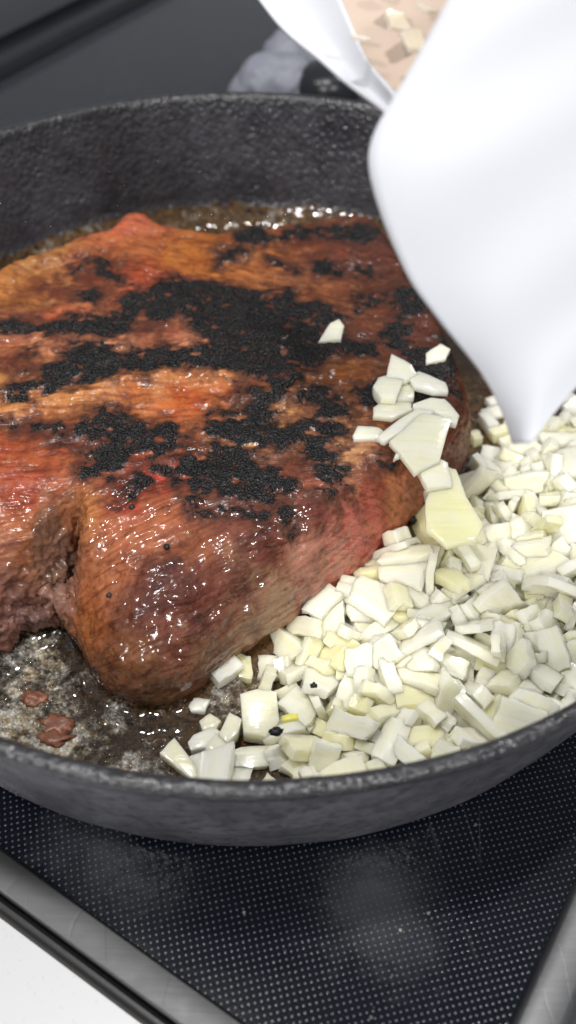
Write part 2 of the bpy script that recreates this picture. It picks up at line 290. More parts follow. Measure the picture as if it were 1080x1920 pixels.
MEAT_COL = [[-87.2,261.8,195,125,65],[-88.3,237.0,185,100,60],[-81.1,190.9,180,85,50],[-66.0,189.8,185,90,50],[-47.2,216.2,190,100,45],[-31.4,215.4,190,85,35],[-20.7,218.2,185,95,45],[-71.0,177.1,175,75,50],[-57.1,181.0,175,90,60],[-58.2,293.1,185,105,60],[-61.5,304.1,195,100,70],[-53.0,275.3,190,85,50],[-39.2,289.3,190,110,45],[-27.8,284.9,185,105,40],[-15.1,287.2,190,115,62],[0.0,275.5,160,95,60],[7.0,294.7,130,65,42],[21.9,300.8,95,42,32],[36.4,283.7,95,48,36],[45.3,253.8,95,42,32],[24.4,246.1,105,52,30],[10.9,231.0,155,88,35],[1.8,210.0,175,92,50],[14.3,194.5,200,140,95],[15.9,196.8,205,150,110],[30.9,188.8,190,130,75],[23.6,189.8,135,62,45],[47.6,209.7,120,65,48],[61.3,270.6,95,60,50],[8.7,175.9,115,52,45],[-12.8,172.1,130,65,52],[-5.2,164.1,125,62,52],[-34.5,174.7,175,98,60],[-40.4,164.5,170,92,60],[-25.7,158.3,165,95,60],[-49.7,157.7,165,98,65],[-53.9,147.1,165,95,50],[-37.3,134.8,140,88,60],[-27.0,141.0,135,78,60],[-18.3,151.1,125,62,50],[-11.3,148.1,160,120,96],[-1.7,155.9,168,128,104],[9.6,165.1,172,134,114],[15.5,170.9,175,126,108],[4.3,158.4,165,122,98],[-7.0,149.0,155,118,94],[18.4,171.3,235,130,118],[26.2,180.4,230,122,114],[32.7,188.1,215,115,102],[8.7,161.6,215,130,112],[14.7,167.0,235,130,118],[12.0,164.4,205,115,100],[22.4,175.6,205,110,100],[-17.8,139.6,125,88,65],[-33.5,129.7,115,82,60],[-65.1,165.3,130,98,85],[-61.3,170.6,130,100,85],[-68.0,165.9,190,112,65],[-69.9,152.3,130,92,85],[-73.6,147.0,150,85,70],[-54.9,171.8,200,130,70],[-53.6,171.6,200,125,60],[-98.8,266.5,190,120,60],[-77.6,249.4,190,95,60],[-79.1,274.6,190,120,70],[-74.7,280.3,170,90,55],[-88.2,284.8,190,130,75],[-86.7,216.2,205,140,80],[-68.6,221.3,200,125,60],[-73.7,199.3,175,85,50],[2.5,184.8,150,75,50],[-11.3,221.1,180,100,50],[24.3,182.3,160,80,60],[-43.0,245.1,140,70,50],[-9.5,248.0,100,50,35],[-84.4,202.5,208,138,84],[-79.5,206.0,208,138,84],[-74.5,208.9,208,138,84],[-69.5,212.5,208,138,84],[-64.3,215.4,208,138,84],[-58.1,217.0,208,138,84],[-51.9,218.9,208,138,84],[-44.7,220.4,208,138,84],[-36.7,222.2,208,138,84],[-28.5,223.2,208,138,84],[-21.9,224.1,208,138,84],[-91.9,238.2,215,140,105],[-85.2,239.1,215,140,105],[-78.3,239.4,215,140,105],[-71.4,239.5,215,140,105],[-63.5,238.3,215,140,105],[-57.3,237.4,215,140,105],[-35.8,236.9,215,140,105],[-31.5,237.0,215,140,105],[-7.8,207.0,215,160,105],[-3.8,209.0,215,160,105],[0.2,209.9,215,160,105],[-82.7,243.4,95,35,28],[-88.1,243.9,95,35,28],[-82.1,265.1,95,35,28],[-87.9,262.8,95,35,28],[-72.7,274.7,95,35,28],[-82.7,220.6,95,35,28],[-86.7,223.4,95,35,28],[-70.0,198.0,95,35,28],[-75.7,199.1,95,35,28],[-62.9,192.8,95,35,28],[-45.6,169.4,185,110,75],[-35.6,172.2,185,110,75],[-38.9,163.6,185,110,75],[-49.4,156.6,185,110,75],[-56.9,172.1,185,110,75],[-26.8,150.4,95,45,40],[-32.5,144.3,95,45,40],[-23.0,146.5,95,45,40],[-29.2,154.2,95,45,40],[-18.8,145.0,95,45,40],[-10.7,152.7,95,45,40],[-44.9,175.5,190,55,40],[-42.3,172.9,190,55,40],[-36.6,180.7,190,55,40]]
ONION_SET = [["lone diced onion piece lying on the black crust of the roast",[[6.9,241.5],[10.5,250.7],[13.4,253.3],[15.1,249.6],[14.0,243.1]],45,2.6,[0,0],0],["small pale onion piece near the right edge of the roast under the mat",[[40.5,239.8],[45.3,244.5],[48.2,241.7],[46.5,236.9],[40.4,235.2]],44,3,[0,0.1],0],["pointed onion wedge leaning at the top of the cluster on the roast",[[28.9,232.7],[35.0,228.7],[36.7,225.6],[32.3,222.8],[27.4,224.3]],47.5,2.4,[0.25,0],0],["long tapered onion strip at the right of the cluster on the roast",[[33.8,225.3],[37.3,228.0],[45.4,224.8],[46.0,221.2],[41.3,220.0],[35.7,221.1]],46,2.4,[0,-0.15],0],["blocky white onion piece at the left of the cluster on the roast",[[23.3,220.2],[25.0,224.7],[31.8,227.7],[32.6,223.4],[30.0,214.9],[25.6,214.6]],46.5,4,[-0.1,0.1],0],["small cube of onion tucked between two larger pieces on the roast",[[31.0,223.0],[36.0,224.4],[35.7,218.5],[29.9,216.6]],44.5,4,[0,0],1],["rounded flat onion piece in the middle of the roast cluster",[[23.4,212.7],[26.7,216.6],[34.9,218.0],[35.2,214.2],[28.9,209.0],[23.3,209.2]],44,2.2,[-0.1,-0.1],0],["curved onion slice at the right edge of the roast cluster",[[35.3,215.9],[40.8,219.3],[45.0,219.6],[49.0,213.3],[47.9,209.7],[45.1,210.1],[41.3,213.3],[35.6,213.8]],43.5,2.4,[0,-0.1],0],["slanting onion strip crossing above the big flat piece on the roast",[[24.2,201.3],[30.3,207.5],[36.2,212.2],[41.0,211.7],[39.2,208.6],[32.6,204.2],[26.5,199.6]],45.0,2.2,[0,0.12],0],["thin onion strip pointing left at the bottom of the roast cluster",[[17.5,202.9],[19.0,207.0],[25.0,206.8],[26.9,205.2],[24.9,202.0],[17.7,201.5]],42.5,1.8,[0,0],0],["large flat kite-shaped onion piece on the lower edge of the roast",[[27.7,199.3],[36.9,209.6],[46.0,208.5],[41.8,193.6],[34.7,189.4]],44.5,2.2,[0.2,0],1],["tiny onion chip beside the large flat piece on the roast",[[28.9,194.2],[30.3,198.1],[31.6,195.8]],42.5,1.4,[0,0],0],["small ridged onion piece above the yellow petal",[[35.3,192.8],[40.6,196.4],[44.4,194.5],[45.4,187.6],[38.4,186.7]],41,2.6,[0.25,0],0],["big yellow onion petal standing at the edge of the heap",[[38.3,184.9],[42.7,194.2],[46.7,192.9],[49.6,185.6],[54.4,178.7],[52.1,174.6],[44.4,173.4],[38.7,177.7]],35.5,2.0,[0.55,0.1],2],["pointed triangular onion piece at the front rim, leftmost of the heap",[[-29.7,117.2],[-26.4,121.5],[-17.5,111.2],[-20.3,110.0]],10.5,3,[0.1,0],0],["rounded onion piece left of the pale cube near the front rim",[[-22.9,120.6],[-21.6,122.7],[-16.8,125.3],[-14.6,124.2],[-17.7,119.4],[-21.8,118.4]],10.5,3,[0,0],0],["upright pale onion cube at the left end of the heap",[[-15.0,121.8],[-12.7,128.3],[-9.3,126.0],[-10.1,122.0],[-12.7,119.6]],13.5,4.5,[0,0.15],0],["small yellowish onion cube at the front left of the heap",[[-18.3,118.5],[-15.9,122.9],[-12.1,120.0],[-13.9,116.5]],12,3.8,[0.1,0.1],1],["big square onion block at the left end of the heap",[[-10.3,132.7],[-5.9,134.2],[-0.8,133.7],[0.3,126.0],[-3.1,121.9],[-8.7,122.7]],14.5,5,[0.2,0],0],["translucent onion piece soaking in the foamy fat by the roast",[[-24.0,131.6],[-22.7,134.2],[-18.3,134.0],[-19.4,130.2],[-23.1,130.0]],9.5,2.6,[0,0],0],["glassy onion piece between the fat and the heap, below the soaking one",[[-20.6,127.4],[-17.9,129.6],[-14.8,127.3],[-16.1,124.8],[-19.6,124.6]],10,2.8,[0,0.1],0],["bright yellow onion sliver on the left part of the heap",[[0.9,123.0],[4.7,123.9],[5.1,122.4],[1.0,121.4]],22.0,1.4,[0,0],3]]
ONION_TOP = [[19,24.9,162.9,18.2,0.12,0.04,2.46],[33,43.7,189.6,17.7,-0.61,-0.0,2.05],[26,72.2,175.9,18.8,-0.39,-0.21,0.65],[26,60.5,162.7,19.1,-1.2,-2.3,0.11],[12,33.5,172.5,20.3,-0.03,0.43,2.81],[5,60.3,123.5,22.9,-0.68,-0.07,2.89],[12,50.6,125.1,19.4,-1.91,-0.14,2.38],[12,37.0,135.4,16.3,-0.27,0.08,0.2],[16,71.8,145.6,22.6,0.65,0.36,-1.3],[16,28.5,119.7,17.0,0.05,-0.13,1.13],[12,75.8,166.6,20.9,1.17,-0.38,2.99],[33,-16.0,110.4,10.1,-2.77,0.25,-1.62],[35,18.6,123.5,17.5,-0.58,2.62,-0.56],[19,83.6,190.3,22.2,0.31,-0.33,0.01],[35,36.8,137.2,18.7,-0.33,-0.24,-0.47],[5,12.4,157.8,16.0,-0.24,0.0,1.68],[22,5.5,130.4,12.9,0.02,-0.04,-0.66],[4,1.3,150.9,10.5,0.85,-0.28,-0.9],[5,36.7,148.5,21.6,0.71,0.69,-2.82],[16,2.1,124.3,9.3,1.48,-0.2,0.29],[19,58.3,210.8,14.5,1.4,2.36,0.51],[39,11.6,116.1,14.1,0.95,0.25,0.02],[5,54.4,175.3,20.3,-0.12,-0.0,1.29],[5,50.3,189.2,20.6,-0.25,0.44,-0.02],[33,59.2,130.4,17.0,-0.51,0.31,-2.48],[25,42.7,131.5,18.8,0.69,-0.92,1.13],[4,7.6,119.3,12.3,2.7,0.51,0.35],[28,36.4,121.5,16.3,0.19,0.07,0.17],[26,49.8,146.7,21.8,-0.78,0.25,-0.27],[29,68.5,138.6,21.6,-0.48,0.01,-0.71],[22,62.3,141.9,23.1,0.83,-0.55,-1.4],[30,42.0,157.1,20.6,0.07,-2.9,0.65],[25,7.7,147.6,13.5,-2.35,-0.29,1.24],[30,34.1,175.1,23.1,-0.29,-0.4,-0.09],[18,11.1,160.9,18.3,-0.17,-0.2,0.8],[4,74.1,212.1,15.4,1.0,-0.4,-0.11],[7,-15.0,141.0,9.2,-1.53,0.06,0.73],[11,26.8,126.3,17.7,1.71,-0.48,-2.5],[6,64.3,189.8,15.8,0.44,0.02,0.34],[7,20.6,142.4,17.6,-0.11,-0.09,1.69],[36,58.4,136.6,20.8,-3.02,-0.77,-0.92],[29,10.1,136.4,15.5,0.51,-0.17,2.91],[39,27.3,144.3,18.9,0.48,-0.01,-1.04],[28,26.3,131.9,17.8,1.34,-2.41,-0.19],[12,61.4,125.7,21.1,0.36,-0.58,0.88],[19,42.2,172.9,20.8,-1.77,0.29,1.28],[1,28.4,137.6,17.9,1.47,0.06,-1.28],[28,-6.6,117.9,7.8,0.06,-0.02,0.12],[13,37.3,142.5,19.7,-0.62,-0.36,1.45],[16,13.7,145.7,13.9,0.37,-0.77,-0.75],[28,17.9,134.9,14.9,-0.2,0.06,-1.84],[37,16.7,121.2,13.6,-0.88,-0.47,-0.46],[37,38.1,127.1,17.5,-1.04,1.77,-0.23],[20,26.8,154.1,16.4,0.03,0.26,0.81],[28,46.4,166.7,23.6,0.01,0.43,2.18],[4,48.1,143.1,16.5,-0.05,-0.33,1.37],[28,24.5,172.8,15.3,1.14,-0.08,0.21],[32,67.2,182.2,16.6,-0.51,-0.04,-1.23],[8,31.7,161.9,20.6,0.11,0.48,0.27],[25,6.0,154.7,14.8,-0.55,0.68,2.42],[28,48.3,120.2,19.2,2.86,0.55,0.2],[1,55.1,142.7,17.5,1.23,0.14,2.75],[1,22.2,135.2,16.8,0.88,-0.61,1.66],[32,51.0,133.7,18.1,-0.98,-1.01,-1.33],[34,71.7,182.1,20.4,-1.94,-0.6,-0.29],[9,70.6,154.2,22.1,-0.52,-2.82,0.89],[15,50.8,176.4,22.9,-1.42,-0.02,-1.12],[19,46.9,125.5,13.0,0.35,-0.08,0.04],[15,37.9,162.0,18.7,0.23,-0.2,2.4],[12,34.4,163.2,14.9,0.3,-0.2,-2.28],[27,6.0,115.5,10.0,-0.04,0.01,-2.12],[9,18.7,117.2,12.7,0.7,0.7,2.63],[14,45.6,141.1,19.0,0.43,-0.02,-0.55],[5,89.4,220.6,18.0,-0.47,0.25,1.65],[18,52.9,161.2,18.8,-2.52,0.36,1.09],[29,80.0,181.5,17.3,-2.32,0.65,-0.61],[1,16.5,149.5,14.6,0.45,0.03,-0.39],[31,0.2,118.4,9.1,-0.83,0.71,-1.0],[22,68.3,155.4,20.0,-0.34,0.39,-0.95],[15,23.5,159.7,15.0,-0.34,0.42,0.16],[22,52.2,151.9,22.9,-0.76,0.59,0.8],[11,20.9,129.2,13.4,-0.36,-1.54,1.46],[0,56.9,144.3,23.5,-2.42,1.14,0.61],[34,76.1,159.5,22.2,-1.27,0.44,1.35],[10,32.7,126.2,17.2,1.23,2.57,-0.77],[25,65.5,135.6,20.5,0.16,0.42,0.9],[14,3.6,141.2,12.1,0.73,-0.02,-2.69],[15,49.5,166.7,21.0,0.47,-0.02,-2.4],[34,33.2,115.0,18.6,-2.59,-0.14,-0.81],[0,89.4,236.0,12.3,0.03,-0.11,-0.08],[6,76.6,232.6,10.8,-0.02,0.14,-2.63],[0,75.8,188.7,22.2,0.39,1.23,1.99],[4,24.1,152.4,13.7,0.38,0.09,1.95],[21,33.6,152.4,19.5,1.04,-0.02,-2.33],[13,58.9,150.2,20.3,-2.7,0.01,-0.13],[14,10.6,142.2,13.4,1.57,-0.35,-0.6],[32,57.2,187.8,14.8,0.25,0.82,-0.45],[24,86.0,211.2,16.8,-1.65,-0.43,2.27],[32,41.0,146.4,21.8,-1.05,0.76,1.59],[37,76.1,139.0,19.7,-0.07,-0.36,1.17],[34,62.6,173.7,17.3,-1.76,-0.03,-0.27],[27,82.4,242.4,12.2,-0.11,1.38,-1.32],[24,-10.2,144.3,8.2,0.01,-0.03,1.59],[25,70.8,253.0,7.4,3.13,-0.0,0.43],[8,31.5,144.4,16.7,0.35,0.48,-2.55],[35,45.1,197.1,19.2,-1.27,0.98,-0.36],[7,16.7,166.1,16.7,-1.26,-1.37,0.99],[5,31.8,181.6,18.3,0.74,0.8,2.95],[27,9.6,127.5,8.9,1.67,-0.06,-2.35],[29,49.7,155.8,18.7,-0.07,-2.33,0.32],[32,77.8,246.2,7.9,0.01,-0.02,-0.49],[27,23.2,119.8,13.4,2.54,0.93,0.53],[20,76.1,205.4,13.0,-1.55,-0.09,2.13],[13,83.8,219.7,16.0,-1.41,0.9,1.72],[16,67.3,171.4,11.9,0.35,0.63,-1.3],[9,73.0,136.9,17.0,0.69,0.93,2.03],[19,69.9,160.3,14.6,-0.19,0.1,-2.77],[37,31.6,183.1,21.8,0.87,-0.3,-2.45],[7,70.3,190.6,16.8,0.09,0.88,0.01],[27,-3.5,139.9,10.0,-1.29,-0.8,1.13],[27,73.2,202.2,14.3,1.8,0.08,1.58],[27,-2.9,145.1,7.7,-0.02,-0.01,1.6],[14,18.3,152.4,16.3,2.71,0.78,0.42],[4,38.6,144.7,16.7,0.68,0.04,-1.02],[38,15.2,129.4,13.0,1.54,0.48,-0.36],[1,68.7,130.8,18.5,1.57,0.35,2.4],[36,80.7,174.3,19.9,1.51,-0.09,-2.59],[9,70.6,241.7,8.6,-1.61,0.07,-2.61],[8,66.9,245.9,8.5,0.76,1.5,1.19],[34,73.0,226.9,12.0,2.44,0.07,-0.5],[5,65.3,148.5,18.3,0.76,-0.22,1.75],[8,53.2,138.9,16.2,-1.41,-0.2,1.19],[18,67.8,207.4,14.4,1.05,-0.25,-2.73],[32,69.1,146.9,18.7,-0.8,0.25,-1.45],[18,9.6,132.7,13.0,1.31,0.38,1.87],[27,80.8,206.8,15.2,0.15,-2.55,1.46],[20,30.5,149.5,16.0,0.33,-0.28,-3.11],[7,14.6,125.3,9.9,0.49,-0.85,-2.67],[22,69.5,224.0,9.5,-0.55,0.45,2.28],[7,57.9,205.0,10.6,2.01,0.32,1.61],[24,57.7,166.0,19.4,2.8,-0.22,0.34],[24,48.8,163.4,17.4,-0.94,-2.85,0.57],[37,87.4,246.0,9.6,0.41,2.56,0.66],[38,63.1,202.3,12.6,1.58,-0.72,-1.21],[38,66.0,231.3,7.9,0.0,-3.12,-0.2],[10,43.0,163.5,19.1,0.73,2.55,-1.29],[21,74.1,238.2,7.6,-0.0,-0.06,1.88],[6,61.2,222.3,10.1,-0.95,-1.77,1.55],[30,57.2,215.0,12.8,-0.24,-0.17,-2.51],[17,42.9,125.7,16.6,-1.46,-0.34,0.89],[23,64.8,200.1,16.2,1.25,-0.69,2.49],[31,82.0,214.2,14.0,2.44,0.83,-0.3],[32,60.9,155.9,16.8,-1.29,0.31,2.27],[9,25.2,115.2,12.8,-0.9,1.0,1.06],[16,81.8,240.8,7.9,0.19,-3.12,0.35],[4,65.4,221.9,8.7,1.59,0.13,2.17],[3,1.8,145.4,9.3,1.19,-0.75,-2.71],[32,76.0,196.0,14.4,-0.63,-0.67,2.87],[9,66.0,214.8,12.0,-0.65,0.21,-0.63],[25,71.2,171.5,15.6,-0.51,-0.01,1.56],[24,45.1,136.2,16.6,-0.0,0.12,1.8],[17,84.9,231.9,12.7,-0.97,0.34,1.62],[35,75.6,161.5,17.9,-0.36,-0.45,-1.91],[12,31.1,178.3,13.1,-0.35,0.07,-0.44],[37,41.6,115.4,19.1,-0.68,-2.96,-0.24],[9,72.1,185.8,18.8,-1.81,-0.57,-0.24],[17,61.6,238.4,8.3,-1.54,0.05,2.1],[9,76.7,221.0,13.0,0.83,0.05,1.44],[14,57.2,199.9,11.7,-2.19,1.33,-0.26],[31,60.5,170.2,19.1,0.51,-2.69,1.4],[23,53.9,150.0,20.2,-0.99,0.07,-0.43],[2,36.5,116.6,15.1,1.11,-0.46,0.37],[0,41.2,190.6,11.5,2.35,-0.25,-1.72],[5,50.4,178.3,17.9,0.41,-0.06,1.35],[28,70.3,217.0,10.7,0.07,1.03,-2.13],[13,84.9,251.5,8.6,-1.46,1.25,-1.04],[30,21.5,143.8,14.7,0.02,-0.03,0.49],[12,17.1,106.8,15.2,-0.13,-0.05,1.77],[36,-10.8,110.9,7.7,0.05,-3.12,-0.15],[2,79.0,158.5,19.9,-1.49,0.86,1.23],[3,17.2,163.9,11.8,-1.61,-0.03,-0.29],[2,43.7,157.5,17.4,-0.05,0.08,-2.24],[14,37.6,168.9,18.0,-0.23,-0.19,2.26],[38,43.6,148.3,16.3,-2.04,-0.36,-1.69],[11,46.0,154.4,13.4,-1.54,0.24,-1.72],[32,85.4,201.5,16.2,0.22,-0.7,1.34],[31,77.4,156.4,14.8,-1.71,-0.07,-1.09],[17,70.3,257.9,7.8,-1.19,-1.68,0.02],[8,14.0,115.0,9.0,0.1,0.9,-2.96],[32,43.9,120.5,13.9,0.57,0.14,-0.51],[0,76.7,148.5,21.7,-0.29,0.39,-2.89],[23,66.5,143.6,21.3,0.65,2.29,-0.53],[30,6.0,131.4,7.3,-0.02,-0.0,-2.61],[17,79.1,227.8,12.4,2.37,0.97,-0.46],[11,92.2,245.0,8.0,-0.07,-0.03,-1.5],[9,27.7,140.3,14.7,-0.1,-0.0,-2.38],[12,49.1,194.6,14.0,0.67,0.49,-2.26],[38,46.6,171.7,20.3,-1.25,0.35,1.45],[32,58.8,150.3,16.4,-0.25,-3.11,-0.47],[6,76.2,147.4,15.9,-0.65,0.02,2.02],[9,95.6,249.3,9.4,-0.12,0.74,0.17],[24,59.5,193.5,13.2,-1.56,-0.5,2.54],[38,59.3,182.7,14.9,0.15,-2.38,-0.85],[4,84.6,202.8,11.1,-1.21,-0.71,2.22],[5,49.6,144.8,14.0,0.29,0.03,-0.25],[3,16.8,139.7,11.4,-1.6,-0.05,0.43],[37,32.0,166.9,16.8,0.04,0.45,2.38],[14,75.3,132.0,18.2,-2.03,-0.66,1.01],[31,56.5,155.7,19.4,0.06,-0.71,1.52],[6,68.9,203.1,12.5,1.71,-1.27,0.98],[0,62.0,209.4,9.2,0.3,0.32,1.77],[6,77.9,169.9,19.1,-0.97,0.86,0.05],[20,20.4,124.4,14.1,-0.9,-0.71,-0.81],[27,46.2,134.3,12.0,1.73,-0.16,-2.44],[14,79.6,219.0,14.2,-1.03,-0.15,-1.78],[6,50.2,206.8,8.9,0.4,0.39,2.57],[32,17.7,135.6,11.4,0.12,0.01,0.43],[25,62.8,158.1,15.0,-2.47,-1.18,-0.12],[19,48.1,170.1,14.8,0.43,0.14,0.99],[31,69.0,197.4,14.0,-0.8,0.35,2.38],[8,57.6,137.7,15.1,-0.81,-1.23,2.0],[26,37.4,133.4,13.5,-0.11,0.11,0.19],[29,54.7,170.8,17.6,0.4,-0.09,-2.62],[0,65.0,212.0,10.1,0.47,0.54,1.32],[17,51.0,210.3,11.0,1.18,0.77,-2.4],[3,12.9,133.2,8.6,-0.08,-2.48,0.39],[5,35.7,122.6,13.5,0.14,0.01,1.13],[25,5.0,152.3,9.8,0.45,-0.62,-0.4],[39,43.9,117.6,16.4,-0.57,-0.29,2.72],[6,38.9,154.6,17.0,1.06,-0.06,-0.47],[30,36.6,187.3,11.1,3.13,-0.04,1.49],[23,64.4,177.2,16.4,-2.67,-0.92,0.71],[17,8.3,109.4,15.6,-1.38,-0.01,-2.69],[22,80.2,188.7,14.1,2.21,0.42,-0.29],[11,56.6,132.2,14.1,0.42,0.36,-0.8],[18,79.6,145.9,24.1,0.41,-0.43,0.39],[5,45.6,189.1,14.6,-0.87,-0.09,1.85],[9,98.5,260.0,7.7,3.1,-0.04,-0.87],[33,81.3,224.2,10.5,0.38,-0.24,-1.24],[19,91.4,229.3,9.5,0.04,-0.34,2.96],[8,11.4,150.6,10.2,-0.53,-0.68,-3.11],[6,99.5,255.1,10.6,-0.06,2.99,0.6],[1,73.4,133.8,14.9,-0.53,-0.71,-2.96],[32,77.8,210.9,9.6,1.51,2.65,-0.08],[35,65.3,143.5,14.9,-0.53,0.6,-0.02],[24,8.1,141.5,8.5,-1.44,0.07,-2.71],[34,66.2,166.9,12.8,0.91,-0.02,2.97],[9,28.3,134.2,12.3,-0.11,3.0,-0.29],[1,28.0,117.3,8.1,3.11,-0.03,-0.12],[12,19.3,149.0,10.1,0.04,-0.41,-0.95],[22,5.2,131.2,10.0,0.0,-0.01,-1.32],[39,85.7,210.0,12.9,-0.37,-0.02,0.81],[14,20.3,114.6,9.9,-0.64,2.54,-0.02],[32,88.4,198.7,18.2,-0.5,-0.58,2.65],[35,75.9,206.7,9.7,-0.01,0.03,2.94],[29,75.1,168.2,13.3,-0.44,-0.19,2.23],[22,38.6,171.0,15.3,-0.18,-0.07,2.54],[21,62.6,197.3,10.0,0.5,-0.41,-1.77],[34,81.5,234.0,8.5,-1.24,-0.05,-1.19],[21,9.8,138.0,9.8,-0.65,0.82,-1.97],[19,65.8,189.4,9.2,-0.22,-2.83,1.23],[28,33.4,155.4,13.5,0.7,0.42,1.13],[1,14.1,121.4,8.5,0.81,-0.05,2.89],[14,65.0,180.8,13.9,-0.34,-0.36,-2.17],[10,20.7,163.1,8.0,-0.02,-0.01,-0.34],[20,75.9,140.6,16.2,0.55,0.02,-0.45],[24,16.0,154.3,11.2,-1.63,-0.83,-0.8],[32,21.4,120.3,8.0,0.01,-0.03,-1.5],[37,21.1,167.2,13.7,-3.11,0.13,-0.41],[13,62.2,202.4,7.9,-0.01,-0.09,-1.64],[30,68.5,208.5,8.9,-1.47,0.2,-1.92],[11,42.2,179.4,12.4,-1.79,1.04,1.37],[16,26.8,143.2,11.7,-3.08,-0.09,1.46],[28,33.6,120.5,7.9,0.09,-0.01,2.91],[27,54.5,214.1,8.9,0.41,-1.7,-0.85],[19,59.4,145.7,12.0,0.11,0.24,-1.02],[31,93.4,231.1,12.7,1.77,-1.07,0.15],[14,75.7,184.6,15.1,1.45,0.01,0.86],[33,35.0,132.7,7.5,-0.01,-0.03,-1.53],[3,73.8,225.3,7.7,-0.02,-0.03,3.13],[6,6.0,118.6,7.3,0.01,0.0,-1.79],[4,90.7,215.3,14.6,0.34,-0.51,0.38],[23,57.1,221.0,7.5,0.02,3.13,0.66],[34,25.5,128.0,13.2,-1.42,0.19,1.31],[14,23.4,132.9,7.8,0.0,-0.05,-2.61],[38,16.5,159.6,8.6,-1.04,-1.59,1.65],[1,61.7,180.4,11.2,1.28,-0.2,-2.45],[7,85.2,178.4,20.7,-0.84,0.69,2.24],[18,61.4,172.9,14.2,0.02,2.98,-1.36]]
